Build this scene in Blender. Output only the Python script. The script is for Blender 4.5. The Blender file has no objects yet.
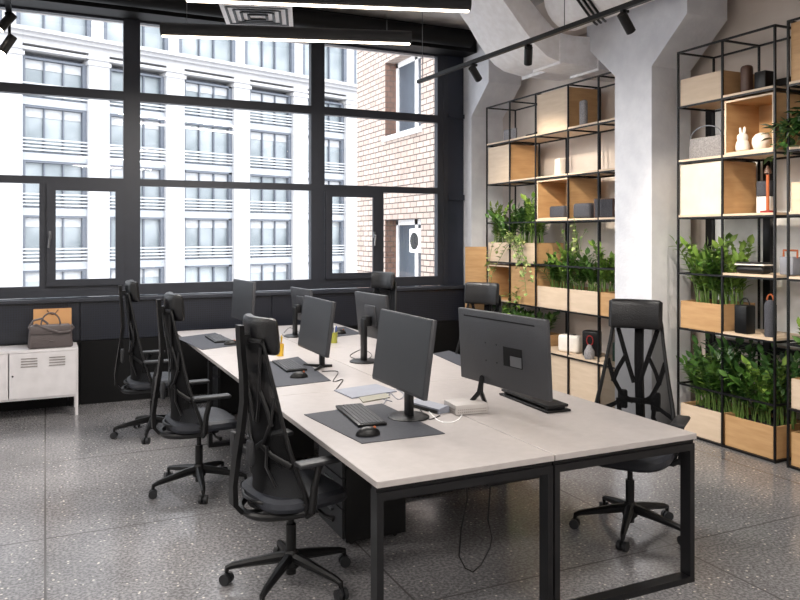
import bpy, bmesh, math, random
from mathutils import Vector, Matrix
PI = math.pi
R = math.radians
# ------------------------------------------------------------------ camera
scn = bpy.context.scene
COL = scn.collection
YAW, F, HZ, CH = R(25.2), 754.0, 235.0, 1.75
cam_d = bpy.data.cameras.new('camera'); cam = bpy.data.objects.new('camera', cam_d); COL.objects.link(cam)
cam.location = (0, 0, CH); cam.rotation_euler = (R(90), 0, -YAW)
cam_d.sensor_width = 36; cam_d.lens = F / 800 * 36; cam_d.shift_y = -(300 - HZ) / 800
cam_d.clip_end = 400
scn.camera = cam
# ------------------------------------------------------------------ world, light, exposure
SKY = 2.8
w = bpy.data.worlds.new('sky'); scn.world = w; w.use_nodes = True
nt = w.node_tree; nt.nodes.clear()
wo = nt.nodes.new('ShaderNodeOutputWorld'); bg = nt.nodes.new('ShaderNodeBackground')
tc = nt.nodes.new('ShaderNodeTexCoord'); sp = nt.nodes.new('ShaderNodeSeparateXYZ'); cr = nt.nodes.new('ShaderNodeValToRGB')
cr.color_ramp.elements[0].position = 0.42; cr.color_ramp.elements[0].color = (0.35, 0.36, 0.38, 1)
cr.color_ramp.elements[1].position = 0.56; cr.color_ramp.elements[1].color = (0.93, 0.96, 1.0, 1)
mp = nt.nodes.new('ShaderNodeMath'); mp.operation = 'MULTIPLY_ADD'; mp.inputs[1].default_value = 0.5; mp.inputs[2].default_value = 0.5
nt.links.new(tc.outputs['Generated'], sp.inputs[0]); nt.links.new(sp.outputs['Z'], mp.inputs[0])
nt.links.new(mp.outputs[0], cr.inputs[0]); nt.links.new(cr.outputs[0], bg.inputs[0])
bg.inputs[1].default_value = SKY
nt.links.new(bg.outputs[0], wo.inputs[0])
vs = scn.view_settings
vs.view_transform = 'Standard'; vs.look = 'None'; vs.gamma = 1; vs.use_curve_mapping = False
vs.exposure = 1.06
pd = bpy.data.lights.new('window_portal', 'AREA'); pd.shape = 'RECTANGLE'; pd.size = 9.2; pd.size_y = 3.0
pd.cycles.is_portal = True
po = bpy.data.objects.new('window_portal', pd); COL.objects.link(po)
po.location = (0.2, 8.78, 2.6); po.rotation_euler = (R(-90), 0, 0)
scn.cycles.max_bounces = 8; scn.cycles.diffuse_bounces = 4; scn.cycles.transparent_max_bounces = 16
scn.cycles.sample_clamp_indirect = 6

# ------------------------------------------------------------------ helpers
_sy, _cy = math.sin(YAW), math.cos(YAW)
def ray(px, py):
    u = (px - 400) / F
    return Vector((_sy + u * _cy, _cy - u * _sy, -(py - HZ) / F))
def U(px, py, x=None, y=None, z=None):
    """point of the place seen at this pixel, on the given plane"""
    d = ray(px, py)
    if z is not None: k = (z - CH) / d.z
    elif x is not None: k = x / d.x
    else: k = y / d.y
    return Vector((0, 0, CH)) + d * k

class MB:
    def __init__(s): s.v = []; s.f = []; s.m = []
    def add(s, vs, fs, M=None, mi=0):
        o = len(s.v)
        for p in vs:
            p = Vector(p)
            if M is not None: p = M @ p
            s.v.append(tuple(p))
        for f in fs: s.f.append(tuple(i + o for i in f)); s.m.append(mi)
        return s
    def b(s, x0, x1, y0, y1, z0, z1, M=None, mi=0):
        return s.add([(x0,y0,z0),(x1,y0,z0),(x1,y1,z0),(x0,y1,z0),(x0,y0,z1),(x1,y0,z1),(x1,y1,z1),(x0,y1,z1)],
              [(0,3,2,1),(4,5,6,7),(0,1,5,4),(1,2,6,5),(2,3,7,6),(3,0,4,7)], M, mi)
    def rb(s, x0, x1, y0, y1, z0, z1, r=0.01, seg=2, M=None, mi=0, tap=None):
        bm = bmesh.new(); bmesh.ops.create_cube(bm, size=1)
        for v in bm.verts:
            k = tap if (tap and v.co.z > 0) else 1
            v.co = Vector(((x0+x1)/2 + v.co.x*(x1-x0)*k, (y0+y1)/2 + v.co.y*(y1-y0)*k, (z0+z1)/2 + v.co.z*(z1-z0)))
        bmesh.ops.bevel(bm, geom=bm.edges[:], offset=r, segments=seg, profile=0.5, affect='EDGES')
        bm.verts.index_update()
        s.add([v.co.copy() for v in bm.verts], [[v.index for v in f.verts] for f in bm.faces], M, mi); bm.free(); return s
    def tube(s, pts, r, n=8, M=None, mi=0, cap=True, flat=1.0):
        pts = [Vector(p) for p in pts]; rs = r if isinstance(r, (list, tuple)) else [r]*len(pts)
        vs, fs = [], []; prev = None
        for i, p in enumerate(pts):
            t = (pts[min(i+1, len(pts)-1)] - pts[max(i-1, 0)])
            t = t.normalized() if t.length > 1e-9 else Vector((0,0,1))
            if prev is None:
                a = Vector((0,0,1)) if abs(t.z) < 0.9 else Vector((0,1,0))
                u = t.cross(a).normalized()
            else:
                u = (prev - t*prev.dot(t)); u = u.normalized() if u.length > 1e-6 else t.orthogonal().normalized()
            prev = u; w_ = t.cross(u)
            for k in range(n):
                a = 2*PI*k/n + PI/n
                vs.append(p + (u*math.cos(a)*flat + w_*math.sin(a))*rs[i])
        for i in range(len(pts)-1):
            for k in range(n):
                fs.append((i*n+k, i*n+(k+1)%n, (i+1)*n+(k+1)%n, (i+1)*n+k))
        if cap:
            fs.append(tuple(range(n))[::-1]); fs.append(tuple((len(pts)-1)*n+k for k in range(n)))
        return s.add(vs, fs, M, mi)
    def cyl(s, p0, p1, r, r1=None, n=16, M=None, mi=0):
        return s.tube([p0, p1], [r, r if r1 is None else r1], n, M, mi)
    def lathe(s, prof, n=20, M=None, mi=0):
        vs, fs = [], []
        for r, z in prof:
            for k in range(n): vs.append((r*math.cos(2*PI*k/n), r*math.sin(2*PI*k/n), z))
        for i in range(len(prof)-1):
            for k in range(n): fs.append((i*n+k, i*n+(k+1)%n, (i+1)*n+(k+1)%n, (i+1)*n+k))
        fs.append(tuple(range(n))[::-1]); fs.append(tuple((len(prof)-1)*n+k for k in range(n)))
        return s.add(vs, fs, M, mi)
    def ball(s, c, rx, ry=None, rz=None, n=14, m=9, M=None, mi=0):
        ry = rx if ry is None else ry; rz = rx if rz is None else rz
        vs, fs = [], []
        for i in range(m+1):
            a = PI*(i/m) ; rr = max(math.sin(a), 0.02); z = -math.cos(a)
            for k in range(n): vs.append((c[0]+rx*rr*math.cos(2*PI*k/n), c[1]+ry*rr*math.sin(2*PI*k/n), c[2]+rz*z))
        for i in range(m):
            for k in range(n): fs.append((i*n+k, i*n+(k+1)%n, (i+1)*n+(k+1)%n, (i+1)*n+k))
        fs.append(tuple(range(n))[::-1]); fs.append(tuple(m*n+k for k in range(n)))
        return s.add(vs, fs, M, mi)
    def prism(s, poly, axis, a0, a1, M=None, mi=0):
        def P(u, v_, a): return {'x': (a,u,v_), 'y': (u,a,v_), 'z': (u,v_,a)}[axis]
        n = len(poly)
        vs = [P(u, v_, a0) for u, v_ in poly] + [P(u, v_, a1) for u, v_ in poly]
        fs = [tuple(range(n))[::-1], tuple(range(n, 2*n))] + [(i, (i+1)%n, n+(i+1)%n, n+i) for i in range(n)]
        return s.add(vs, fs, M, mi)
    def grid(s, rows, th=0.0, mi=0, M=None, nrm=None):
        m, n = len(rows), len(rows[0]); vs = [Vector(p) for r_ in rows for p in r_]; fs = []
        for i in range(m-1):
            for k in range(n-1): fs.append((i*n+k, i*n+k+1, (i+1)*n+k+1, (i+1)*n+k))
        if th:
            N = Vector(nrm); vs += [p + N*th for p in vs]; o = m*n
            fs += [tuple(o+i for i in f[::-1]) for f in list(fs)]
            ring = [k for k in range(n)] + [i*n+n-1 for i in range(1, m)] + [(m-1)*n+k for k in range(n-2, -1, -1)] + [i*n for i in range(m-2, 0, -1)]
            for i in range(len(ring)):
                a, b_ = ring[i], ring[(i+1)%len(ring)]; fs.append((b_, a, a+o, b_+o))
        return s.add(vs, fs, M, mi)
    def mesh(s, name, mats, ang=35, fix=True):
        me = bpy.data.meshes.new(name); me.from_pydata(s.v, [], s.f)
        mats = mats if isinstance(mats, (list, tuple)) else [mats]
        for m_ in mats: me.materials.append(m_)
        me.polygons.foreach_set('material_index', s.m)
        me.polygons.foreach_set('use_smooth', [True]*len(s.f)); me.update()
        if fix:
            bm = bmesh.new(); bm.from_mesh(me); bmesh.ops.recalc_face_normals(bm, faces=bm.faces[:]); bm.to_mesh(me); bm.free()
        me.set_sharp_from_angle(angle=R(ang))
        return me

def obj(name, mb, mats, parent=None, loc=None, rotz=None, **k):
    me = mb if isinstance(mb, bpy.types.Mesh) else mb.mesh(name, mats, **k)
    o = bpy.data.objects.new(name, me); COL.objects.link(o)
    if parent: o.parent = parent
    if loc is not None: o.location = loc
    if rotz is not None: o.rotation_euler = (0, 0, rotz)
    return o
def tag(o, label=None, cat=None, group=None, kind=None):
    if label: o['label'] = label
    if cat: o['category'] = cat
    if group: o['group'] = group
    if kind: o['kind'] = kind
    return o
def thing(name, label, cat, loc=(0,0,0), rotz=0, group=None):
    o = bpy.data.objects.new(name, None); COL.objects.link(o); o.empty_display_size = 0.1
    o.location = loc; o.rotation_euler = (0, 0, rotz)
    return tag(o, label, cat, group)
def struct(name, mb, mats, label=None, **k):
    o = obj(name, mb, mats, **k); tag(o, label, None, None, 'structure'); return o
def dup(root, loc=None, rotz=None, label=None, group=None, scale=None):
    r = root.copy(); COL.objects.link(r)
    if loc is not None: r.location = loc
    if rotz is not None: r.rotation_euler = (0, 0, rotz)
    if label: r['label'] = label
    if group: r['group'] = group
    if scale: r.scale = (scale,)*3
    for ch in list(root.children):
        c = ch.copy(); COL.objects.link(c); c.parent = r
        for g in list(ch.children):
            d = g.copy(); COL.objects.link(d); d.parent = c
    return r
def Mloc(x, y, z, rz=0, ry=0, rx=0):
    return Matrix.Translation((x,y,z)) @ Matrix.Rotation(rz,4,'Z') @ Matrix.Rotation(ry,4,'Y') @ Matrix.Rotation(rx,4,'X')

# ------------------------------------------------------------------ materials
def srgb(r, g, b):
    f = lambda c: (c/255/12.92) if c/255 <= 0.04045 else ((c/255+0.055)/1.055)**2.4
    return (f(r), f(g), f(b), 1)
def mat(name, col, rough=0.5, metal=0.0, col2=None, scale=8, stretch=(1,1,1), bump=0.0, bscale=40, emit=None, es=0, spec=0.5, sss=None, detail=4):
    m = bpy.data.materials.new(name); m.use_nodes = True; t = m.node_tree; b = t.nodes['Principled BSDF']
    c = srgb(*col); b.inputs['Base Color'].default_value = c; b.inputs['Roughness'].default_value = rough; b.inputs['Metallic'].default_value = metal
    b.inputs['Specular IOR Level'].default_value = spec
    co = t.nodes.new('ShaderNodeTexCoord'); mp_ = t.nodes.new('ShaderNodeMapping'); mp_.inputs['Scale'].default_value = stretch
    t.links.new(co.outputs['Object'], mp_.inputs[0])
    n = t.nodes.new('ShaderNodeTexNoise'); n.inputs['Scale'].default_value = scale; n.inputs['Detail'].default_value = detail
    t.links.new(mp_.outputs[0], n.inputs['Vector'])
    r_ = t.nodes.new('ShaderNodeValToRGB'); r_.color_ramp.elements[0].position = 0.35; r_.color_ramp.elements[1].position = 0.65
    c2 = srgb(*col2) if col2 else tuple(x*0.9 for x in c[:3]) + (1,)
    r_.color_ramp.elements[0].color = c2; r_.color_ramp.elements[1].color = c
    t.links.new(n.outputs['Fac'], r_.inputs[0]); t.links.new(r_.outputs[0], b.inputs['Base Color'])
    if bump:
        n2 = t.nodes.new('ShaderNodeTexNoise'); n2.inputs['Scale'].default_value = bscale; t.links.new(mp_.outputs[0], n2.inputs['Vector'])
        bp = t.nodes.new('ShaderNodeBump'); bp.inputs['Strength'].default_value = bump; bp.inputs['Distance'].default_value = 0.01
        t.links.new(n2.outputs['Fac'], bp.inputs['Height']); t.links.new(bp.outputs[0], b.inputs['Normal'])
    if emit: b.inputs['Emission Color'].default_value = srgb(*emit); b.inputs['Emission Strength'].default_value = es
    return m
def mixtrans(name, col, fac, rough=0.5, glossy=False):
    """see-through sheet: fac = share that lets light straight through"""
    m = bpy.data.materials.new(name); m.use_nodes = True; t = m.node_tree; t.nodes.clear()
    o = t.nodes.new('ShaderNodeOutputMaterial'); mx = t.nodes.new('ShaderNodeMixShader'); tr = t.nodes.new('ShaderNodeBsdfTransparent')
    if glossy:
        s_ = t.nodes.new('ShaderNodeBsdfGlossy'); s_.inputs['Roughness'].default_value = rough; s_.inputs['Color'].default_value = srgb(*col)
    else:
        s_ = t.nodes.new('ShaderNodeBsdfPrincipled'); s_.inputs['Base Color'].default_value = srgb(*col); s_.inputs['Roughness'].default_value = rough
    mx.inputs[0].default_value = 1 - fac
    t.links.new(tr.outputs[0], mx.inputs[1]); t.links.new(s_.outputs[0], mx.inputs[2]); t.links.new(mx.outputs[0], o.inputs[0])
    return m
def brickmat(name, c1, c2, mortar, bw, rh, msize, plane='yz'):
    m = bpy.data.materials.new(name); m.use_nodes = True; t = m.node_tree; b = t.nodes['Principled BSDF']; b.inputs['Roughness'].default_value = 0.85
    co = t.nodes.new('ShaderNodeTexCoord'); s_ = t.nodes.new('ShaderNodeSeparateXYZ'); cb = t.nodes.new('ShaderNodeCombineXYZ'); ad = t.nodes.new('ShaderNodeMath')
    t.links.new(co.outputs['Object'], s_.inputs[0]); t.links.new(s_.outputs['X'], ad.inputs[0]); t.links.new(s_.outputs['Y'], ad.inputs[1])
    t.links.new(ad.outputs[0], cb.inputs[0]); t.links.new(s_.outputs['Z'], cb.inputs[1])
    br = t.nodes.new('ShaderNodeTexBrick'); br.inputs['Scale'].default_value = 1; br.inputs['Brick Width'].default_value = bw; br.inputs['Row Height'].default_value = rh
    br.inputs['Mortar Size'].default_value = msize; br.inputs['Color1'].default_value = srgb(*c1); br.inputs['Color2'].default_value = srgb(*c2); br.inputs['Mortar'].default_value = srgb(*mortar)
    t.links.new(cb.outputs[0], br.inputs['Vector']); t.links.new(br.outputs['Color'], b.inputs['Base Color'])
    return m

def floor_mat():
    m = bpy.data.materials.new('terrazzo'); m.use_nodes = True; t = m.node_tree; b = t.nodes['Principled BSDF']
    co = t.nodes.new('ShaderNodeTexCoord')
    def noise(sc, d=4):
        n = t.nodes.new('ShaderNodeTexNoise'); n.inputs['Scale'].default_value = sc; n.inputs['Detail'].default_value = d; t.links.new(co.outputs['Object'], n.inputs['Vector']); return n
    def ramp(src, p0, c0, p1, c1):
        r_ = t.nodes.new('ShaderNodeValToRGB'); r_.color_ramp.elements[0].position = p0; r_.color_ramp.elements[1].position = p1
        r_.color_ramp.elements[0].color = c0; r_.color_ramp.elements[1].color = c1; t.links.new(src, r_.inputs[0]); return r_
    def mix(f, a, b_, typ='MIX'):
        x = t.nodes.new('ShaderNodeMixRGB'); x.blend_type = typ
        if isinstance(f, float): x.inputs[0].default_value = f
        else: t.links.new(f, x.inputs[0])
        for i, s_ in ((1, a), (2, b_)):
            if isinstance(s_, tuple): x.inputs[i].default_value = s_
            else: t.links.new(s_, x.inputs[i])
        return x
    base = ramp(noise(1.3, 6).outputs['Fac'], 0.3, srgb(112,111,113), 0.7, srgb(140,138,140))
    fine = ramp(noise(60, 5).outputs['Fac'], 0.42, (0.6,0.6,0.6,1), 0.6, (1.1,1.1,1.1,1))
    c1 = mix(1.0, base.outputs[0], fine.outputs[0], 'MULTIPLY')
    v = t.nodes.new('ShaderNodeTexVoronoi'); v.inputs['Scale'].default_value = 26; t.links.new(co.outputs['Object'], v.inputs['Vector'])
    chips = ramp(v.outputs['Distance'], 0.12, (1,1,1,1), 0.2, (0,0,0,1))
    pick = t.nodes.new('ShaderNodeSeparateColor'); t.links.new(v.outputs['Color'], pick.inputs[0])
    gt = t.nodes.new('ShaderNodeMath'); gt.operation = 'GREATER_THAN'; gt.inputs[1].default_value = 0.45; t.links.new(pick.outputs[0], gt.inputs[0])
    mu = t.nodes.new('ShaderNodeMath'); mu.operation = 'MULTIPLY'; t.links.new(chips.outputs[0], mu.inputs[0]); t.links.new(gt.outputs[0], mu.inputs[1])
    c2 = mix(mu.outputs[0], c1.outputs[0], srgb(190,184,176))
    v3 = t.nodes.new('ShaderNodeTexVoronoi'); v3.inputs['Scale'].default_value = 55; t.links.new(co.outputs['Object'], v3.inputs['Vector'])
    ch3 = ramp(v3.outputs['Distance'], 0.1, (1,1,1,1), 0.22, (0,0,0,1))
    p3 = t.nodes.new('ShaderNodeSeparateColor'); t.links.new(v3.outputs['Color'], p3.inputs[0])
    g3 = t.nodes.new('ShaderNodeMath'); g3.operation = 'GREATER_THAN'; g3.inputs[1].default_value = 0.6; t.links.new(p3.outputs[1], g3.inputs[0])
    m3 = t.nodes.new('ShaderNodeMath'); m3.operation = 'MULTIPLY'; t.links.new(ch3.outputs[0], m3.inputs[0]); t.links.new(g3.outputs[0], m3.inputs[1])
    c3 = mix(m3.outputs[0], c2.outputs[0], srgb(48,46,46))
    br = t.nodes.new('ShaderNodeTexBrick'); br.offset = 0; br.inputs['Scale'].default_value = 1; br.inputs['Brick Width'].default_value = 1.6; br.inputs['Row Height'].default_value = 1.6
    br.inputs['Mortar Size'].default_value = 0.006; br.inputs['Color1'].default_value = (0,0,0,1); br.inputs['Color2'].default_value = (0,0,0,1); br.inputs['Mortar'].default_value = (1,1,1,1)
    t.links.new(co.outputs['Object'], br.inputs['Vector'])
    c4 = mix(br.outputs['Fac'], c3.outputs[0], srgb(84,82,82))
    t.links.new(c4.outputs[0], b.inputs['Base Color'])
    rr = ramp(noise(2.2, 5).outputs['Fac'], 0.3, (0.11,)*3+(1,), 0.7, (0.27,)*3+(1,))
    t.links.new(rr.outputs[0], b.inputs['Roughness'])
    return m

def perf_mat():
    m = bpy.data.materials.new('perforated_dark_metal'); m.use_nodes = True; t = m.node_tree; b = t.nodes['Principled BSDF']
    b.inputs['Roughness'].default_value = 0.38
    co = t.nodes.new('ShaderNodeTexCoord'); s_ = t.nodes.new('ShaderNodeSeparateXYZ'); cb = t.nodes.new('ShaderNodeCombineXYZ')
    t.links.new(co.outputs['Object'], s_.inputs[0]); t.links.new(s_.outputs['X'], cb.inputs[0]); t.links.new(s_.outputs['Z'], cb.inputs[1])
    v = t.nodes.new('ShaderNodeTexVoronoi'); v.inputs['Scale'].default_value = 42; v.inputs['Randomness'].default_value = 0; v.voronoi_dimensions = '2D'
    t.links.new(cb.outputs[0], v.inputs['Vector'])
    r_ = t.nodes.new('ShaderNodeValToRGB'); r_.color_ramp.interpolation = 'EASE'; r_.color_ramp.elements[0].position = 0.25; r_.color_ramp.elements[0].color = srgb(7,8,12)
    r_.color_ramp.elements[1].position = 0.4; r_.color_ramp.elements[1].color = srgb(30,34,46)
    t.links.new(v.outputs['Distance'], r_.inputs[0]); t.links.new(r_.outputs[0], b.inputs['Base Color'])
    return m

M = dict(
 black=mat('black_plastic', (9,9,11), 0.42, spec=.35), blackm=mat('black_powder_metal', (12,12,15), 0.42, spec=.4),
 frame=mat('window_frame_paint', (40,43,52), 0.45), dgrey=mat('dark_grey_plastic', (32,33,36), 0.5, spec=.4),
 leather=mat('black_leather', (12,12,15), 0.33, spec=.45, bump=0.25, bscale=160), fabric=mat('dark_seat_fabric', (34,37,45), 0.6, bump=0.3, bscale=200, col2=(25,28,36)),
 keys=mat('key_plastic', (58,59,63), 0.5), router=mat('warm_grey_plastic', (172,167,164), 0.5), silver=mat('silver_metal', (180,182,186), 0.3, 0.9), steel=mat('grey_steel', (120,122,126), 0.35, 0.8),
 desk=mat('desk_laminate', (164,158,156), 0.36, col2=(158,152,150), scale=22), edge=mat('desk_edge', (128,122,118), 0.5),
 white=mat('white_paint', (240,240,240), 0.5), wmetal=mat('white_metal', (206,203,205), 0.4),
 concrete=mat('painted_concrete', (224,226,232), 0.85, col2=(215,217,224), scale=7, bump=0.3, bscale=30),
 ceil=mat('ceiling_concrete', (205,201,199), 0.9, col2=(180,176,174), scale=3, bump=0.4, bscale=18),
 plaster=mat('warm_plaster', (222,212,204), 0.85, col2=(212,201,192), scale=3, bump=0.15),
 duct=mat('painted_duct', (240,238,240), 0.5, col2=(230,227,228), scale=14),
 ply=mat('birch_plywood', (194,156,112), 0.55, col2=(180,141,97), scale=4, stretch=(1,1,7), detail=6),
 plyl=mat('pale_lit_plywood', (214,194,172), 0.55, col2=(205,184,160), scale=4, stretch=(1,1,7), detail=6),  # pale ply; on cube fronts the window light is put into this colour
 plywhite=mat('white_laminated_panel', (232,220,198), 0.5),
 soil=mat('soil', (42,34,28), 0.95, bump=0.6), stem=mat('green_stem', (96,124,56), 0.5),
 leaf=mat('glossy_green_leaf', (88,126,52), 0.36, col2=(50,88,34), scale=9),
 leafl=mat('light_green_leaf', (136,164,76), 0.38, col2=(90,128,48), scale=9),
 leafv=mat('variegated_leaf', (206,210,150), 0.45, col2=(98,142,66), scale=26),
 ivy=mat('dark_ivy_leaf', (66,104,48), 0.38, col2=(36,68,34), scale=9),
 mono=mat('monitor_screen', (44,46,50), 0.45), monob=mat('monitor_back', (50,51,55), 0.45, bump=0.2, bscale=220),
 felt=mat('grey_felt', (150,148,150), 0.95, col2=(120,118,122), scale=90), feltd=mat('dark_speaker_cloth', (70,72,80), 0.9, col2=(56,58,66), scale=120),
 matd=mat('desk_mat_felt', (52,54,62), 0.75, col2=(44,46,54), scale=60), kraft=mat('kraft_paper', (196,148,100), 0.8),
 bag=mat('taupe_leather', (84,76,76), 0.5, bump=0.3, bscale=90), brown=mat('dark_brown_wood', (78,52,40), 0.5),
 copper=mat('copper_leather', (176,92,48), 0.45), red=mat('red_plastic', (150,40,40), 0.4), green=mat('dark_green_card', (38,78,62), 0.6),
 porcelain=mat('white_porcelain', (244,238,230), 0.3), yellow=mat('yellow_glass', (222,180,60), 0.3), blue=mat('blue_plastic', (60,90,170), 0.4), olive=mat('olive_cup', (150,150,60), 0.4),
 paper=mat('light_grey_paper', (132,135,146), 0.6), sage=mat('pale_notebook', (140,137,124), 0.6),
 facade=mat('pale_facade_stone', (172,171,172), 0.85, scale=0.5, col2=(166,166,168)), facf=mat('facade_window_frame', (88,94,104), 0.6),
 facp=mat('facade_spandrel', (150,154,160), 0.5), glassf=mat('facade_glass', (150,157,161), 0.3, col2=(108,117,122), scale=0.35, detail=2),
 glassd=mat('dark_window_glass', (70,78,88), 0.3), blind=mat('white_blind', (172,174,177), 0.8),
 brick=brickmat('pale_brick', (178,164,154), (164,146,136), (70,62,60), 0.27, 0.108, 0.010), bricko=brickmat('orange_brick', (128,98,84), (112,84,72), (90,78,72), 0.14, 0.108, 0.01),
 roofw=mat('white_roof_sheet', (160,162,166), 0.7), navy=mat('dark_navy_paint', (32,37,50), 0.45), nightblack=mat('matt_black_paint', (4,4,6), 0.6, spec=.25),
 lamp=mat('lamp_diffuser', (255,244,230), 0.5, emit=(255,236,214), es=5), lens=mat('spot_lens', (255,244,230), 0.5, emit=(255,240,220), es=20),
)
M['floor'] = floor_mat(); M['perf'] = perf_mat()
M['mesh'] = mixtrans('chair_mesh', (11,11,13), 0.30, 0.7)
def weave(m):     # woven threads: more open seen square on than along the cloth
    t = m.node_tree; lw = t.nodes.new('ShaderNodeLayerWeight'); lw.inputs[0].default_value = .45
    mr = t.nodes.new('ShaderNodeMapRange'); mr.inputs[1].default_value = 0; mr.inputs[2].default_value = .4; mr.inputs[3].default_value = .76; mr.inputs[4].default_value = .99
    [n for n in t.nodes if n.type == 'BSDF_PRINCIPLED'][0].inputs['Specular IOR Level'].default_value = .15
    mx = [n for n in t.nodes if n.type == 'MIX_SHADER'][0]
    t.links.new(lw.outputs['Facing'], mr.inputs[0]); t.links.new(mr.outputs[0], mx.inputs[0])
weave(M['mesh'])
M['glass'] = mixtrans('window_glass', (255,255,255), 0.965, 0.02, True)

# ------------------------------------------------------------------ room shell
X0, X1, Y0, YW, ZC = -4.2, 5.62, -5.0, 8.66, 4.36
struct('floor', MB().b(X0-.2, X1+.2, Y0-.2, YW+.3, -0.2, 0), M['floor'], 'grey polished terrazzo floor')
struct('ceiling', MB().b(X0-.2, X1+.2, Y0-.2, YW+.3, ZC, ZC+0.2), M['ceil'])
struct('wall_right', MB().b(X1, X1+.2, Y0-.2, YW+.3, 0, ZC), M['plaster'])
struct('wall_left', MB().b(X0-.2, X0, Y0-.2, YW+.3, 0, ZC), M['white'])
struct('wall_back', MB().b(X0, X1, Y0-.2, Y0, 0, ZC), M['white'])
# window wall: low wall, head and the dark panel beside the right window
SILL = 1.10
yw = 8.62                                    # room face of the window frames
def wx(px): return U(px, 200, y=yw).x
def wz(px, py): return U(px, py, y=yw).z
P = [wx(132), wx(318), wx(442)]
step = P[1] - P[0]
posts = [P[0]-2*step, P[0]-step] + P
XR = posts[-1] + .09
struct('wall_window', MB().b(X0, X1, YW, YW+.25, 0, SILL-.04), M['navy'])
struct('wall_over_window', MB().b(X0, X1, YW, YW+.25, 4.1, ZC), M['ceil'])
struct('wall_panel', MB().b(XR, 4.99, YW-.02, YW+.1, SILL-.04, 4.1).b(XR, 4.99, YW-.05, YW-.02, wz(455,197)-.04, wz(455,197)+.03).b(XR, 4.99, YW-.05, YW-.02, wz(455,118), wz(455,118)+.05), M['navy'])
# perforated radiator covers below the sill
struct('trim_1', MB().b(X0, 4.98, 8.40, YW, SILL-.035, SILL-.005), M['frame'], 'window sill ledge above the dark panels')
px_edges = [X0, -2.55, -0.6, U(68,400,y=8.43).x+.0, U(80,400,y=8.43).x, 2.35, 3.6, 4.98]
for i in range(len(px_edges)-1):
    a, b_ = px_edges[i], px_edges[i+1]
    mb = MB().b(a+.004, b_-.004, 8.44, 8.48, 0.66, SILL-.04)
    mb2 = MB().b(a+.004, b_-.004, 8.43, 8.48, 0.0, 0.655)
    o = struct('wall_panel', mb, M['perf'], 'dark perforated radiator cover panel'); struct('wall_panel', mb2, M['nightblack'], 'plain black panel under the perforated cover')

# ------------------------------------------------------------------ windows
zt1 = (wz(0,81)+wz(125,90)+wz(437,117))/3; zt0 = (wz(0,90.5)+wz(125,100)+wz(437,123.6))/3
zm1 = (wz(0,173)+wz(125,180)+wz(436,188))/3; zm0 = (wz(0,182)+wz(436,194))/2
zb = (wz(0,287)+wz(139,282.5)+wz(436,278))/3; zc = (wz(124,20.5)+wz(325,43.6)+wz(437,57))/3
HW = 0.085
def window(n, xa, xb, split, left_op, handle_x):
    """xa..xb post centres; split: x of the divider in the lowest row or None"""
    root = bpy.data.objects.new('window_%d' % n, None); COL.objects.link(root); root['kind'] = 'structure'
    root.location = ((xa+xb)/2, yw, SILL)
    f = MB()
    ox, oz = root.location.x, root.location.z
    def bb(x0, x1, z0, z1, y0=0.0, y1=0.09): f.b(x0-ox, x1-ox, y0, y1, z0-oz, z1-oz)
    bb(xa, xa+HW, SILL, 4.12); bb(xb-HW, xb, SILL, 4.12)
    bb(xa+HW, xb-HW, SILL, zb); bb(xa+HW, xb-HW, zc, 4.12); bb(xa+HW, xb-HW, zt0, zt1); bb(xa+HW, xb-HW, zm0, zm1)
    if split: bb(split-.035, split+.035, zb, zm0)
    obj('window_frame', f, M['frame'], root)
    g = MB().b(xa+HW-ox, xb-HW-ox, .05, .058, zb-oz, zc-oz)
    obj('window_glass', g, M['glass'], root)
    if split:
        a, b_ = (xa+HW, split-.035) if left_op else (split+.035, xb-HW)
        s_ = MB(); w_ = .085
        for q in ((a, a+w_, zb, zm0), (b_-w_, b_, zb, zm0), (a+w_, b_-w_, zb, zb+.07), (a+w_, b_-w_, zm0-.07, zm0)):
            s_.b(q[0]-ox, q[1]-ox, -.035, -.001, q[2]-oz, q[3]-oz)
        sash = obj('window_sash', s_, M['frame'], root)
        hz = (zb+zm0)/2
        h = MB().b(handle_x-ox-.012, handle_x-ox+.012, -.05, -.036, hz-oz-.04, hz-oz+.04)
        h.tube([(handle_x-ox, -.05, hz-oz), (handle_x-ox, -.085, hz-oz), (handle_x-ox-.015, -.09, hz-oz-.13)], .011, 6)
        obj('window_handle', h, M['steel'], sash)
    return root
window(1, posts[0]-step, posts[0], None, 0, 0); window(2, posts[0], posts[1], None, 0, 0)
window(3, posts[1], posts[2], wx(43), False, wx(50))
window(4, posts[2], posts[3], None, 0, 0)
window(5, posts[3], posts[4]+.02, wx(381), True, wx(373))
struct('trim_2', MB().b(posts[4]+.021, XR-.001, yw, yw+.1, SILL-.034, 4.12), M['frame'])

# ------------------------------------------------------------------ outside: office building across the street
A = math.atan2(0.3057, 0.952)
n_ = Vector((-math.sin(A), math.cos(A), 0))
ob = thing('office_building', 'pale stone office building across the street with columns of gridded windows', 'building', n_*52.7, A)
BAY, FH, T0 = 5.7, 3.65, 14.8
fz = [3.3+FH*k for k in range(-4, 3)]       # floor band levels
pil = MB(); ks = range(-5, 10)
for k in ks:
    t = T0+BAY*k
    pil.b(t-.72, t+.72, 0, 1.2, -14, 14.3)
    pil.b(t-.82, t+.82, -.1, 1.2, 13.5, 13.75)
obj('pilaster_wall', pil, M['facade'], ob)
x0, x1 = T0-6*BAY, T0+9.5*BAY
obj('cornice', MB().b(x0, x1, 0, 1.4, 14.3, 14.75).b(x0, x1, -.35, 1.4, 14.75, 15.0).b(x0, x1, -.7, 1.4, 15.0, 15.25).b(x0, x1, -.1, 1.4, 13.9, 14.1), M['facade'], ob)
obj('rear_wall', MB().b(x0, x1, 1.25, 2.0, -14, 30), M['facf'], ob)
up = MB()
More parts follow.
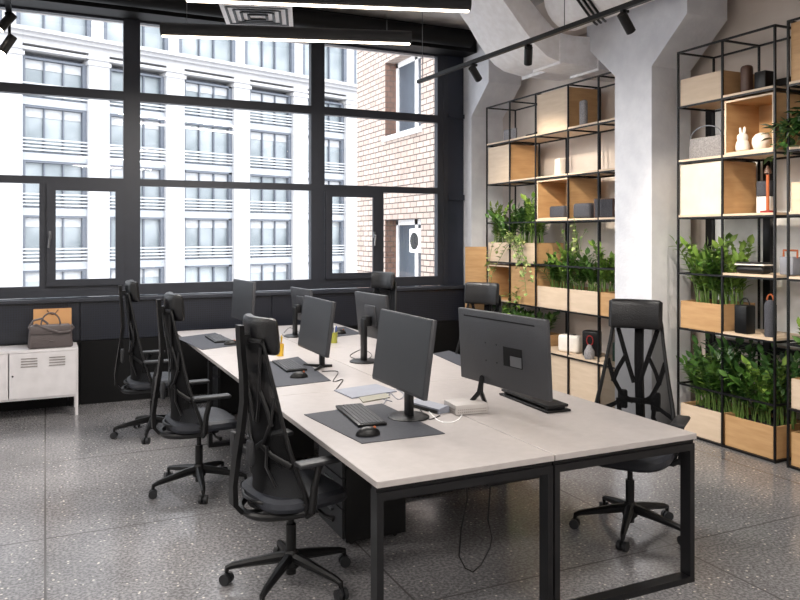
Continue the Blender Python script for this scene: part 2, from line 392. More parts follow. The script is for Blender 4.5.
for k in ks:
    t = T0+BAY*k
    up.b(t-.42, t+.42, .3, 1.25, 15.25, 30)
up.b(x0, x1, .2, 1.25, 19.4, 20.6)
obj('attic_wall', up, M['facade'], ob)
def facade_window(zlo, zhi, rails=True, pier=.72):
    W_ = BAY/2-pier
    f = MB(); f.b(-W_, -W_+.28, .35, .8, zlo, zhi); f.b(W_-.28, W_, .35, .8, zlo, zhi); f.b(-W_, W_, .35, .8, zhi-.14, zhi); f.b(-W_+.28, W_-.28, .4, .8, zlo, zlo+.1)
    for q in (-.62, .62): f.b(q-.05, q+.05, .5, .8, zlo+.1, zhi-.14)
    fo = f.mesh('window', M['facf'])
    g = MB().b(-W_+.28, W_-.28, .72, .78, zlo+.1, zhi-.14).mesh('pane', M['glassf'])
    bl = MB().b(-W_+.3, W_-.3, .66, .7, zhi-.75, zhi-.16).mesh('blind', M['blind'])
    rl = None
    if rails:
        r_ = MB()
        for q in range(4): r_.b(-W_, W_, .2, .28, zlo+.15+q*.24, zlo+.25+q*.24)
        rl = r_.mesh('railing', M['blind'])
    sp_ = MB().b(-W_, W_, .3, 1.2, zlo-.5, zlo).mesh('spandrel', M['facp'])
    return fo, g, bl, rl, sp_
for j, zf in enumerate(fz):
    ms = facade_window(zf+.25, zf+FH-.25 if j < len(fz)-1 else 13.55)
    for k in list(ks)[:-1]:
        t = T0+BAY*(k+.5)
        wdw = obj('window', ms[0], None, ob, (t, 0, 0)); obj('pane', ms[1], None, wdw); obj('railing', ms[3], None, wdw); obj('spandrel', ms[4], None, wdw)
        if (k+j) % 3 != 1: obj('blind', ms[2], None, wdw)
ms = facade_window(15.4, 19.3, False, .42)
for k in list(ks)[:-1]:
    wdw = obj('window', ms[0], None, ob, (T0+BAY*(k+.5), 0, 0)); obj('pane', ms[1], None, wdw)

# brick wing of the neighbouring house, at right angles to our window
BX = 6.2
bb_ = thing('brick_building', 'pale brick wing seen through the right window, with white framed windows', 'building', (BX, 8.95, 0))
yb0, yb1 = 0.0, U(357, 200, x=BX).y - 8.95
o1, o2 = U(421, 100, x=BX).y-8.95, U(385, 100, x=BX).y-8.95
wl = MB()
zl = [(-1.2, 2.05), (3.72, 5.22), (6.9, 8.4)]
wl.b(0, .5, yb0, o1, -8, 11); wl.b(0, .5, o2, yb1, -8, 11)
zz = -8
for a, b_ in zl:
    wl.b(0, .5, o1, o2, zz, a); zz = b_
wl.b(0, .5, o1, o2, zz, 11)
wl.b(.5, 4, yb1-.4, yb1, -8, 11)
obj('brick_wall', wl, M['brick'], bb_)
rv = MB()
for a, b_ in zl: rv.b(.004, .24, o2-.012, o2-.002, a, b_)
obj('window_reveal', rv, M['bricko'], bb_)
for a, b_ in zl:
    f = MB(); ym = o1+(o2-o1)*.42
    for q in ((o1, o1+.09), (o2-.11, o2-.013), (ym-.06, ym+.06)): f.b(.24, .32, q[0], q[1], a, b_)
    f.b(.24, .32, o1, o2, a, a+.1); f.b(.24, .32, o1, o2, b_-.1, b_)
    f.b(-.05, .26, o1-.05, o2+.05, a-.09, a)
    fo = obj('window', f, M['white'], bb_); obj('pane', MB().b(.27, .29, o1+.09, o2-.11, a+.1, b_-.1), M['glassd'], fo)
ac = thing('air_conditioner', 'white air conditioner box with round fan outside the lower brick wall window', 'air conditioner', (BX+.02, 8.95+o1+.3, 1.42))
obj('casing', MB().rb(0, .2, -.24, .24, 0, .45, .02), M['white'], ac)
obj('fan_grille', MB().lathe([(.15,0.001),(.16,.02),(.12,.025),(.05,.03)], 20, Mloc(0,.0,.22,0,-PI/2)), M['dgrey'], ac)
rf = obj('lower_roof', MB().b(0, 9, 0, 14, -6.2, -.2).b(-.2, 9.2, -.2, 14.2, -.2, 0), M['roofw'], None, (5.2, 20, -.35), R(0))
tag(rf, 'flat white roof of a low building seen at the window bottom', 'building')

# ------------------------------------------------------------------ columns with haunches, beams
def column(y0, y1, name, label):
    m = MB(); x0, x1 = 5.0, 5.48; e = .42
    poly = [(y0,0),(y1,0),(y1,3.29),(y1+e,3.66),(y1+e,ZC-.002),(y0-e,ZC-.002),(y0-e,3.66),(y0,3.29)]
    m.prism(poly, 'x', x0, x1)
    return struct(name, m, M['concrete'], label)
column(5.24, 5.73, 'column', 'white concrete column between the two plant shelves')
column(8.45, 8.95, 'column', 'white concrete column in the corner beside the right window')
struct('beam', MB().b(5.05, 5.4, 6.16, 8.0, 3.98, ZC-.003).b(5.05, 5.4, -1, 4.8, 3.98, ZC-.003), M['plaster'])
# glazed partition behind the near shelf: white panels in black posts
pt = MB()
y_a, y_b = U(710, 300, x=5.58).y, U(768, 300, x=5.58).y
for y_ in (y_a, y_b, y_b-.66, y_b-1.4): pt.b(5.56, 5.615, y_-.035, y_+.035, 0, 3.0)
pt.b(5.57, 5.615, y_b-2, y_a, .74, .8); pt.b(5.57, 5.615, y_b-2, y_a+.035, 3.0, 3.06)
struct('wall_partition', pt, M['black'], 'black posts dividing the white wall behind the near shelf')
struct('wall_panel', MB().b(5.600, 5.617, y_b-2, y_a-.04, .82, 2.98), M['white'], 'white panels between black posts')

# ------------------------------------------------------------------ ceiling things
struct('beam', MB().b(X0, 4.99, 8.30, 8.60, 4.08, 4.357), M['nightblack'], 'black box over the windows')
bp = obj('ceiling_pipe', MB().tube([(X0+.01, 8.18, 4.2), (4.7, 8.18, 4.2), (4.82, 8.18, 4.2)], .105, 14), M['nightblack'])
tag(bp, 'thick black pipe running along the top of the windows', 'pipe')
bp = obj('ceiling_pipe', MB().tube([(X0+.01, 8.0, 4.29), (1.9, 8.0, 4.29)], .05, 10), M['navy'])
tag(bp, 'thin dark pipe above the thick black pipe', 'pipe')

# ducts: profile in the x-z plane, swept in y
def bend(cx, cz, r, a0, a1, n=7): return [(cx+r*math.cos(a0+(a1-a0)*i/n), cz+r*math.sin(a0+(a1-a0)*i/n)) for i in range(n+1)]
def duct_profile(pxs, y):
    return [(U(px, py, y=y).x, U(px, py, y=y).z) for px, py in pxs]
ya = 6.1
low = [(492,-14),(506,4),(520,24),(534,43),(547,56),(560,62),(578,65),(600,69),(622,73)]
upp = [(520,-12),(530,0),(541,14),(552,27),(560,33),(575,36),(600,38),(622,40)]
prof = duct_profile(low, ya) + [(5.6, None)]
zlow, zup = duct_profile([low[-1]], ya)[0][1], duct_profile([upp[-1]], ya)[0][1]
prof = duct_profile(low, ya) + [(5.6, zlow), (5.6, zup)] + duct_profile(upp[::-1], ya)
prof = [(x, min(z, ZC-.01)) for x, z in prof]
dct = thing('ventilation_duct', 'white rectangular duct bending down from the ceiling and running behind the middle column', 'duct')
obj('duct_body', MB().prism(prof, 'y', ya, ya+.42), M['duct'], dct)
for px_, py0, py1 in ((560, 31, 62), (598, 36, 69)):
    a = U(px_, py0, y=ya); b_ = U(px_, py1, y=ya)
    obj('duct_flange', MB().b(a.x-.012, a.x+.012, ya-.02, ya+.44, b_.z-.02, a.z+.02), M['duct'], dct)
yb = 6.95
low2 = [(470,-14),(488,16),(498,34),(506,46),(515,57),(525,64),(545,70),(570,73)]
upp2 = [(500,-14),(509,8),(517,22),(526,34),(536,41),(548,46),(570,49)]
p2 = duct_profile(low2, yb); q2 = duct_profile(upp2, yb)
prof2 = p2 + [(5.6, p2[-1][1]), (5.6, q2[-1][1])] + q2[::-1]
prof2 = [(x, min(z, ZC-.01)) for x, z in prof2]
dct = thing('ventilation_duct', 'white rectangular duct curving down in front of the corner column', 'duct')
obj('duct_body', MB().prism(prof2, 'y', yb, yb+.42), M['duct'], dct)
fl = MB()
for px_, py0, py1 in ((545, 45, 71),):
    a = U(px_, py0, y=yb); b_ = U(px_, py1, y=yb)
    fl.b(a.x-.012, a.x+.012, yb-.02, yb+.44, b_.z-.02, a.z+.03)
obj('duct_flange', fl, M['duct'], dct)
rd = obj('round_duct', MB().tube([(4.62, 5.95, 4.04), (4.62, 3.0, 4.04), (4.62, -2, 4.04)], .3, 26), M['duct'])
tag(rd, 'large round white duct at the top beside the column head', 'duct')
for k in range(3):
    c_ = obj('ceiling_cable', MB().tube([(4.62+.315*math.cos(a), 5.6+.06*k+.25*math.sin(a*1.2), 4.04+.315*math.sin(a)) for a in [R(q) for q in range(100, 300, 12)]], .012, 6), M['black'])
    tag(c_, 'black cable looped around the large round duct', 'cable', 'cables around the round duct')

# suspended linear lights
def linear_light(pxl, pxr, py_mid, Zd, L, label):
    pc = U((pxl+pxr)/2, py_mid, z=CH + (HZ-py_mid)/F*Zd)
    t = thing('linear_pendant_light', label, 'ceiling light', (pc.x, pc.y, pc.z), -R(18))
    h = L/2
    obj('lamp_housing', MB().cyl((-h,0,.055), (h,0,.055), .055, n=20), M['blackm' if 0 else 'dgrey'], t)
    obj('diffuser', MB().rb(-h+.01, h-.01, -.017, .017, -.008, .012, .004), M['lamp'], t)
    wr = MB()
    for q in (-h*.8, h*.8): wr.cyl((q,0,.11), (q,0,ZC-pc.z-.03), .0025, n=5); wr.cyl((q,0,ZC-pc.z-.03), (q,0,ZC-pc.z), .03, n=10)
    obj('suspension_wire', wr, M['steel'], t)
    ld = bpy.data.lights.new('tube_light', 'AREA'); ld.shape = 'RECTANGLE'; ld.size = L-.06; ld.size_y = .06; ld.energy = 42; ld.color = (1, .95, .89)
    lo = bpy.data.objects.new('tube_light', ld); COL.objects.link(lo); lo.parent = t; lo.location = (0, 0, -.016)
    return t
lin2 = linear_light(165, 412, 40, 6.4, 2.1, 'thin tube pendant light, the lower one nearer the windows')
lin1 = linear_light(188, 474, 6, 5.58, 2.1, 'thin tube pendant light at the top, the one nearer the viewer')
for (x, y) in ((1.7, 1.6), (1.6, -0.6), (1.6, -2.8), (-2.2, 5.0), (-2.2, 2.2), (-2.2, -.8)):  # extra pendants added out of view to brighten the room
    dup(lin1, (x, y, lin1.location.z), -R(18), 'added unseen tube light filling the rest of the room', 'fill lights added outside the view')

# ceiling diffuser
vc = U(258, 16, z=3.72)
vt = thing('air_diffuser', 'square white slatted air diffuser under the ceiling', 'air vent', (vc.x, vc.y, 3.72), -R(18))
obj('diffuser_frame', MB().prism([(-.31,0),(.31,0),(.26,.05),(-.26,.05)], 'y', -.31, .31), M['duct'], vt)
obj('plenum_box', MB().b(-.24, .24, -.24, .24, .05, .33), M['duct'], vt)
sl = MB()
for q in range(4):
    s_ = .27-.06*q
    for a in range(4): sl.prism([(-s_, -.004-.004*q), (s_, -.004-.004*q), (s_-.02, .0), (-s_+.02, .0)], 'y', s_-.022, s_, Mloc(0,0,-.004,a*PI/2))
obj('vent_slat', sl, M['dgrey'], vt)
obj('hanger_rod', MB().cyl((0,0,.33), (0,0,ZC-3.72), .1, n=14), M['duct'], vt)

# track lights
def aim(o, d): o.rotation_euler = Vector(d).to_track_quat('-Z', 'Y').to_euler()
def spot_head(loc, d, label, power, group=None, stem=.07):
    d = Vector(d).normalized()
    t = thing('track_spotlight', label, 'spotlight', loc, 0, group)
    c = Vector((0,0,-stem))
    obj('spot_mount', MB().b(-.03,.03,-.015,.015,-.02,0).cyl((0,0,-.02), c, .012, n=8), M['black'], t)
    b_ = MB(); b_.cyl(c - d*.05, c + d*.11, .036, n=16)
    h = obj('spot_housing', b_, M['black'], t)
    obj('spot_lens', MB().cyl(c + d*.108, c + d*.113, .028, n=14), M['lens'], t)
    ld = bpy.data.lights.new('spot_lamp', 'SPOT'); ld.energy = power; ld.color = (1, .87, .7); ld.spot_size = R(62); ld.spot_blend = .6; ld.shadow_soft_size = .03
    lo = bpy.data.objects.new('spot_lamp', ld); COL.objects.link(lo); lo.parent = t; lo.location = c + d*.13; aim(lo, d)
    return t
TZ = 3.42
ta, tb = U(418, 82, z=TZ), U(640, 1, z=TZ)
dirt = (tb-ta).normalized(); tend = tb + dirt*1.6
tr = thing('ceiling_track', 'black lighting track hanging over the right side of the desk', 'light track')
obj('track_rail', MB().tube([ta, tend], .026, 4), M['black'], tr)
hw = MB()
for q in (.02, .5, .98):
    p = ta.lerp(tend, q); hw.cyl(p, (p.x, p.y, ZC), .004, n=5)
obj('suspension_wire', hw, M['steel'], tr)
def on_track(px, y_=None):
    best = min((abs((lambda p: 400+F*(p.x*_cy-p.y*_sy)/(p.x*_sy+p.y*_cy))(ta.lerp(tend, q/400))-px), q) for q in range(401))[1]
    p = ta.lerp(tend, best/400); return (p.x, p.y, p.z-.024)
L_ = [.02, .45, .935, 1.42, 1.905, 2.39, 2.88, 3.365]
def dto(p, q): return Vector(q)-Vector(p)
p = on_track(474); spot_head(p, dto(p, (5.1, 7.0, 2.3)), 'black track spotlight nearest the corner column, tilted right', 65)
p = on_track(528); spot_head(p, dto(p, (4.9, 7.2, 1.2)), 'middle black track spotlight pointing almost straight down', 60)
p = on_track(625); spot_head(p, dto(p, (5.1, 4.55, 2.1)), 'black track spotlight in front of the middle column head', 60)
p = on_track(800); spot_head(p, dto(p, (5.2, 4.2, 1.0)), 'black track spotlight above the near shelf, outside the view', 60)
t2 = thing('ceiling_track', 'black lighting track at the top left corner of the view', 'light track')
q_ = U(9, 12, z=3.5)
obj('track_rail', MB().b(q_.x-.02, q_.x+.02, q_.y-4, q_.y+.1, 3.49, 3.53), M['black'], t2)
obj('suspension_wire', MB().cyl((q_.x, q_.y, 3.53), (q_.x, q_.y, ZC), .012, n=6).cyl((q_.x, q_.y-3, 3.53), (q_.x, q_.y-3, ZC), .012, n=6), M['black'], t2)
p_ = U(13, 14, z=3.49); spot_head((q_.x, q_.y-.02, 3.49), (-.5, -.1, -.7), 'upper of two black spotlights in the top left corner', 60, stem=.05)
spot_head((q_.x, q_.y+.085, 3.49), (-.45, -.05, -.8), 'lower of two black spotlights in the top left corner', 60, stem=.2)

# ------------------------------------------------------------------ bench desk
DX0, DX1, DXM, DY0, DY1, DZ = 1.215, 2.972, 2.098, 2.80, 8.08, .75
seg = (DY1-DY0)/3
dk = thing('bench_desk', 'long white topped bench desk for six with black steel frame legs', 'desk', (DXM, DY0, 0))
for k in range(3):
    for (a, b_) in ((DX0, DXM-.003), (DXM+.003, DX1)):
        obj('desktop', MB().rb(a-DXM, b_-DXM, k*seg+.0015, (k+1)*seg-.0015, .722, .75, .002, 1), M['desk'], dk)
def oframe(y, both=True):
    for a, b_ in ((DX0+.004, DXM-.004), (DXM+.004, DX1-.006)):
        a -= DXM; b_ -= DXM; w_ = .03; d = .066
        m = MB().b(a, a+w_, y, y+d, 0, .70).b(b_-w_, b_, y, y+d, 0, .70).b(a+w_, b_-w_, y, y+d, 0, .03).b(a+w_, b_-w_, y, y+d, .665, .70)
        m.b(a, b_, y+.01, y+d-.01, .70, .721)
        obj('leg_frame', m, M['blackm'], dk)
oframe(.01); oframe(seg-.04); oframe(2*seg-.04); oframe(3*seg-.1)
for x in (DX0+.4, DXM-.12, DXM+.12, DX1-.4):
    for k in range(3): obj('crossbeam', MB().b(x-DXM-.02, x-DXM+.02, k*seg+.097, (k+1)*seg-.042-(.06 if k == 2 else 0), .675, .715), M['blackm'], dk)
for k in range(3): obj('cable_tray', MB().b(-.17, .17, k*seg+.3, (k+1)*seg-.25, .54, .555).b(-.17, -.155, k*seg+.3, (k+1)*seg-.25, .555, .63).b(.155, .17, k*seg+.3, (k+1)*seg-.25, .555, .63).b(-.01, .01, k*seg+.5, k*seg+.53, .555, .721).b(-.01, .01, k*seg+1.2, k*seg+1.23, .555, .721), M['blackm'], dk)
for k, (x, y, lb) in enumerate(((1.72, 4.15, 'front chair'), (1.72, 5.8, 'middle chair'), (1.72, 7.5, 'chair nearest the cabinet'))):
    pdl = thing('drawer_pedestal', 'black drawer pedestal under the desk beside the left row\'s ' + lb, 'drawer unit', (x, y, 0), 0, 'drawer pedestals under the desk')
    obj('cabinet_body', MB().b(-.2, .17, -.21, .21, .03, .53), M['black'], pdl)
    for q in range(3):
        d_ = obj('drawer', MB().b(-.218, -.201, -.2, .2, .05+.17*q, .21+.17*q), M['dgrey'], pdl); obj('handle', MB().b(-.235, -.219, -.06, .06, .17+.17*q, .18+.17*q), M['steel'], d_)
    cs = MB()
    for a in (-.15, .12):
        for b_ in (-.16, .16): cs.cyl((a, b_-.012, .015), (a, b_+.012, .015), .015, n=8)
    obj('caster', cs, M['black'], pdl)
# hanging cable loop
cp = [U(466,480,y=3.25), U(467,500,y=3.25), U(461,530,y=3.25), U(459,556,y=3.25), U(465,568,y=3.25), U(473,572,y=3.25), U(481,565,y=3.25), U(490,548,y=3.25), U(492,538,y=3.25), U(488,520,y=3.25), U(490,490,y=3.25), U(489,474,y=3.25)]
cp = [Vector((p.x, p.y, min(p.z, .715))) for p in cp]; cp[0].z = cp[-1].z = .66
tag(obj('power_cable', MB().tube(cp, .004, 6), M['black']), 'thin black cable hanging in a loop below the desk top', 'cable')

# ------------------------------------------------------------------ office chairs  (local +x = forward)
def lerp(a, b_, t): return a+(b_-a)*t
def make_chair():
    t = thing('office_chair', '', 'office chair')
    # base
    bs = MB(); bs.lathe([(.03,.075),(.045,.09),(.045,.14),(.03,.17)], 18)
    for k in range(5):
        a = R(36+72*k); c, s_ = math.cos(a), math.sin(a)
        pts = [(c*r_, s_*r_, z) for r_, z in ((.02,.135),(.1,.125),(.2,.108),(.29,.092),(.318,.082),(.322,.06))]
        bs.tube(pts, [.028,.026,.021,.017,.015,.011], 8)
    obj('star_base', bs, M['black'], t)
    for k in range(5):
        a = R(36+72*k); c, s_ = .322*math.cos(a), .322*math.sin(a)
        tw = a+R(70); u = Vector((math.cos(tw), math.sin(tw), 0))
        cs = MB(); ce = Vector((c, s_, .028))
        for sg in (-1, 1): cs.cyl(ce+u*sg*.008, ce+u*sg*.027, .028, n=16)
        cs.cyl(ce-u*.01, ce+u*.01, .012, n=8); cs.cyl(ce, ce+Vector((0,0,.04)), .008, n=8)
        co = obj('caster', cs, M['dgrey'], t)
    obj('gas_lift', MB().cyl((0,0,.05), (0,0,.30), .026, n=14).cyl((0,0,.28), (0,0,.40), .016, n=12), M['black'], t)
    # mechanism
    mc = MB(); mc.rb(-.16, .12, -.09, .09, .385, .432, .015); mc.tube([(.05,-.08,.43),(.05,-.27,.41),(.07,-.31,.405)], [.008,.008,.014], 8)
    mc.tube([(-.12,.09,.43),(-.12,.28,.40)], [.008,.012], 8)
    obj('tilt_mechanism', mc, M['black'], t)
    # seat (rounded cushion)
    st = MB(); rows = []; n = 14
    def outline(a, k):
        x = math.copysign(abs(math.cos(a))**.55, math.cos(a))*.23*k+.015; y = math.copysign(abs(math.sin(a))**.55, math.sin(a))*.25*k
        return x, y
    def ring(k, z, droop=1):
        out = []
        for i in range(28):
            x, y = outline(2*PI*i/28, k); dz = -.035*max(0, (x-.13)/.13)**2*droop
            out.append((x, y, z+dz))
        return out
    rings = [ring(.80,.432), ring(.96,.442), ring(1.0,.462), ring(.985,.487), ring(.9,.503), ring(.6,.498), ring(.2,.49)]
    vs_ = [p for r_ in rings for p in r_]; fs_ = []
    for i in range(len(rings)-1):
        for k in range(28): fs_.append((i*28+k, i*28+(k+1)%28, (i+1)*28+(k+1)%28, (i+1)*28+k))
    fs_.append(tuple(range(28))[::-1]); fs_.append(tuple((len(rings)-1)*28+k for k in range(28)))
    st.add(vs_, fs_); obj('seat', st, M['fabric'], t)
    # backrest side frames + mesh
    prof = [(.43,-.04,.235),(.475,-.035,.25),(.53,-.05,.25),(.62,-.08,.24),(.74,-.115,.22),(.86,-.14,.197),(.98,-.16,.177),(1.10,-.185,.158),(1.20,-.205,.145),(1.245,-.215,.135)]
    bow = lambda z: -.30+.245*min(1, (z-.43)/.45)**.8 if z < .88 else -.055+.02*(z-.88)/.37
    fr = MB()
    for sg in (-1, 1): fr.tube([(x, sg*y, z) for z, x, y in prof], [.016,.017,.016,.014,.013,.012,.011,.011,.011,.011], 8, flat=.8)
    z, x, y = prof[-1]; fr.tube([(x+bow(z)*(1-(q/6.)**2)*.5, y*q/6., z) for q in range(-6, 7)], .011, 8)
    z, x, y = prof[0]; fr.tube([(x-.21*(1-abs(q/8.)**2.6), y*q/8., z-.02*(1-(q/8.)**4)) for q in range(-8, 9)], .018, 8)
    z, x, y = prof[1]; fr.tube([(x-.20*(1-abs(q/8.)**2.4), y*q/8., z) for q in range(-8, 9)], .009, 8)
    obj('backrest_frame', fr, M['black'], t)
    rows = []
    for z, x, y in prof: rows.append([(x+bow(z)*(1-(q/6.)**2)*.6, y*q/6., z) for q in range(-6, 7)])
    ms_ = MB(); ms_.grid(rows); obj('backrest_mesh', ms_, M['mesh'], t, fix=False)
    # ribs behind the mesh
    rb = MB()
    def on(z, q, back=.012):
        for i in range(len(prof)-1):
            if prof[i][0] <= z <= prof[i+1][0]:
                k = (z-prof[i][0])/(prof[i+1][0]-prof[i][0]); x = lerp(prof[i][1], prof[i+1][1], k); y = lerp(prof[i][2], prof[i+1][2], k)
                return (x+bow(z)*(1-q*q)*.6-back, y*q, z)
    for sg in (-1, 1):
        for pth in (((1.22,.95),(1.1,.62),(.95,.28),(.84,.08)), ((.98,.97),(.86,.7),(.76,.4),(.72,.1)), ((.66,.97),(.70,.6),(.74,.3)), ((.74,.5),(.64,.42),(.55,.6)), ((1.0,.4),(.92,.6),(.84,.7))):
            rb.tube([on(z, q*sg) for z, q in pth], .014, 6, flat=.4)
    obj('backrest_rib', rb, M['black'], t)
    # spine
    sn = MB(); sp_ = [(-.08,.405),(-.18,.40),(-.265,.41),(-.302,.455),(-.305,.55),(-.288,.68),(-.265,.82),(-.25,.95),(-.254,1.08),(-.265,1.2),(-.272,1.315)]
    L = []
    rows = [[(x-.013, -.028, z), (x-.013, .028, z), (x+.013, .024, z), (x+.013, -.024, z), (x-.013, -.028, z)] for x, z in sp_]
    sn.grid(rows); n4 = len(rows)
    sn.add(rows[-1][:4], [(0,1,2,3)]); obj('spine', sn, M['black'], t)
    ln = MB(); 
    for sg in (-1, 1): ln.rb(-.275, -.248, sg*.1-.03, sg*.1+.03, .66, .78, .012)
    ln.rb(-.27, -.252, -.1, .1, .70, .735, .008); obj('lumbar_support', ln, M['dgrey'], t)
    # headrest
    hm = MB().b(-.262, -.22, -.025, .025, 1.225, 1.27); obj('headrest_mount', hm, M['black'], t)
    hr = MB(); rows = []
    N = 20
    for j in range(-8, 9):
        q = j/8.; yy = q*.16; cx = -.195+.045*q*q; e = max(0.0, (abs(q)-.8)/.2); sc = math.sqrt(max(0, 1-e*e))*.98+.02
        r_ = []
        for i in range(N+1):
            a = 2*PI*i/N; u = math.copysign(abs(math.cos(a))**.6, math.cos(a))*.034*sc; v_ = math.copysign(abs(math.sin(a))**.5, math.sin(a))*.09*(.86+.14*sc)
            r_.append((cx+u-.1*v_, yy, 1.265+v_))
        rows.append(r_)
    hr.grid(rows); hr.add(rows[0][:-1], [tuple(range(N))]); hr.add(rows[-1][:-1], [tuple(range(N))])
    obj('headrest', hr, M['leather'], t)
    # armrests
    for sg in (-1, 1):
        am = MB().tube([(-.03, sg*.10, .42), (-.03, sg*.24, .42), (-.03, sg*.285, .45), (-.02, sg*.288, .56), (0.0, sg*.288, .64), (.01, sg*.285, .665)], [.016,.017,.02,.018,.017,.02], 8)
        ao = obj('armrest', am, M['black'], t)
        obj('arm_pad', MB().rb(-.11, .14, sg*.285-.04, sg*.285+.04, .668, .692, .011), M['dgrey'], ao)
    return t
chair = make_chair()
used = [0]
def place(px, py, deg, label, group, loc=None, caster=None, leg=20):
    p = U(px, py, z=0) if loc is None else Vector(loc)
    if used[0] == 0: o = chair; used[0] = 1
    else: o = dup(chair)
    o.location = (p.x, p.y, 0); o.rotation_euler = (0, 0, R(deg)); o['label'] = label; o['group'] = group
    if caster: q = U(*caster, z=0); a = math.atan2(q.y-p.y, q.x-p.x)
    else: a = R(leg)
    for ch in o.children:
        if ch.name.startswith(('star_base', 'caster')): ch.rotation_euler = (0, 0, a-R(deg)-R(36))
    return o
GL, GR = 'chairs along the left side of the desk', 'chairs along the right side of the desk'
place(291, 583, 9, 'black high-back office chair on the left side nearest the desk front corner', GL, None, (225, 584))
place(199, 488, 3, 'black high-back office chair in the middle of the left side row', GL, None, (148, 499))
place(153, 434, 0, 'black high-back office chair on the left side nearest the white cabinet', GL, None, (144, 447))
place(630, 530, 216, 'black high-back office chair beside the right front corner of the desk', GR, None, (621, 556))
place(0, 0, 212, 'black office chair behind the big monitor, next to the corner column', GR, (3.14, 5.28, 0))
place(0, 0, 205, 'black office chair at the far right end of the desk under the window', GR, (3.12, 7.3, 0))

# ------------------------------------------------------------------ monitors  (local +x = screen side)
def make_monitor(w_, h_, zc_, base='disc', tilt=0, backmat=None, label='', loc=(0,0,0), rotz=0, foot_off=-.09):
    t = thing('monitor', label, 'monitor', (loc[0], loc[1], DZ), rotz, None)
    T = Mloc(0, 0, zc_, 0, -tilt)
    bk_ = MB().rb(-.028, 0, -w_/2, w_/2, -h_/2, h_/2, .006, 2, T)
    if base != 'feet': bk_.rb(-.042, -.02, -.09, .09, -.09, .09, .012, 2, T)
    obj('monitor_back', bk_, backmat or M['monob'], t)
    obj('screen', MB().b(.0005, .003, -w_/2+.008, w_/2-.008, -h_/2+.016, h_/2-.008, T), M['mono'], t)
    s_ = MB()
    if base == 'disc':
        s_.lathe([(.115,.0015),(.115,.008),(.105,.013),(.02,.015)], 28, Mloc(foot_off,0,0)); s_.rb(foot_off-.018, foot_off+.012, -.035, .035, .01, zc_-.02, .006); s_.rb(foot_off-.005, max(foot_off+.02, -.04), -.04, .04, zc_-.08, zc_, .008)
    elif base == 'vee':
        s_.rb(foot_off-.015, foot_off+.015, -.03, .03, .01, zc_-.02, .006); s_.rb(foot_off-.005, max(foot_off+.02, -.04), -.04, .04, zc_-.08, zc_, .008)
        for sg in (-1, 1): s_.tube([(foot_off, 0, .012), (foot_off+.10, sg*.13, .009)], [.014, .008], 8); 
        s_.tube([(foot_off, 0, .012), (foot_off-.08, 0, .009)], [.014, .01], 8)
    elif base == 'feet':
        s_.tube([(.07, .26, .008), (-.01, .2, .10), (-.025, .17, zc_-h_/2+.03), (-.03, .19, .10), (-.08, .25, .008)], [.012, .014, .016, .014, .012], 6)
    elif base == 'prop':
        s_.tube([(-.14, .03, .008), (-.045, .03, zc_-.07)], [.022, .018], 6); s_.tube([(-.14, -.05, .008), (-.045, -.03, zc_-.07)], [.014, .014], 6)
        s_.rb(-.2, -.02, -.12, .12, .0015, .014, .005); s_.rb(-.065, -.045, -.07, .07, zc_-.13, zc_-.03, .006)
    obj('monitor_stand', s_, M['black'], t)
    return t
PIr = PI
def deskp(px, py): p = U(px, py, z=DZ); return p
b1 = deskp(407, 414)
make_monitor(.66, .41, .366, 'disc', R(8), None, 'large dark monitor at the front of the left row, plain black face toward the viewer', (1.752, 3.72), PI, -.05)
b2 = deskp(322, 367)
make_monitor(.66, .40, .325, 'vee', R(8), None, 'dark monitor on splayed foot in the middle of the left row', (1.83, 5.40), PI, -.06)
make_monitor(.62, .38, .38, 'disc', R(4), None, 'monitor at the far end of the left row, seen almost edge-on by the window', (1.69, 7.12), PI+R(4))
tv = make_monitor(.78, .415, .364, 'feet', R(3), None, 'big monitor seen from behind in the front of the right row, above a black tray', (2.29, 3.52), R(5))
# its details: port recess, vent slot, fixing holes
Tv = Mloc(0, 0, .364, 0, -R(3))
obj('port_recess', MB().b(-.0295, -.0281, -.19, -.03, -.075, .03, Tv), M['nightblack'], tv)
obj('port_panel', MB().b(-.031, -.0296, -.185, -.09, -.07, -.015, Tv), M['steel'], tv)
obj('vent_slot', MB().b(-.0295, -.0281, -.30, .33, .165, .172, Tv), M['nightblack'], tv)
hl = MB()
for y_ in (.03, .13):
    for z_ in (-.07, .03): hl.b(-.0293, -.0281, y_-.004, y_+.004, z_-.004, z_+.004, Tv)
obj('screw_hole', hl, M['nightblack'], tv)
b4 = deskp(372, 361)
make_monitor(.54, .36, .36, 'disc', R(6), None, 'grey backed monitor in the middle of the right row, facing the shelves', (b4.x+.02, b4.y), R(4))
b5 = deskp(297, 336)
make_monitor(.5, .33, .31, 'disc', R(6), None, 'grey backed monitor at the far end of the right row near the window', (b5.x+.07, b5.y), R(5))
# black tray beside the big monitor
dc = deskp(532, 405)
q1, q2, q3 = deskp(547,414), deskp(499,395), deskp(571,410); qc = (q1+q2)/2; qa = math.atan2(q2.y-q1.y, q2.x-q1.x)-PI/2; ql = (q2-q1).length/2
t = thing('docking_tray', 'black slotted tray lying under the near edge of the big monitor', 'laptop stand', (qc.x, qc.y, DZ), qa)
obj('tray_base', MB().rb(.0, .16, -ql, ql, .001, .014, .004).rb(.01, .15, -ql+.01, ql-.01, .026, .042, .004), M['black'], t)
for q in (-ql+.03, ql-.05): obj('tray_support', MB().b(.02, .14, q, q+.02, .0145, .0255), M['dgrey'], t)

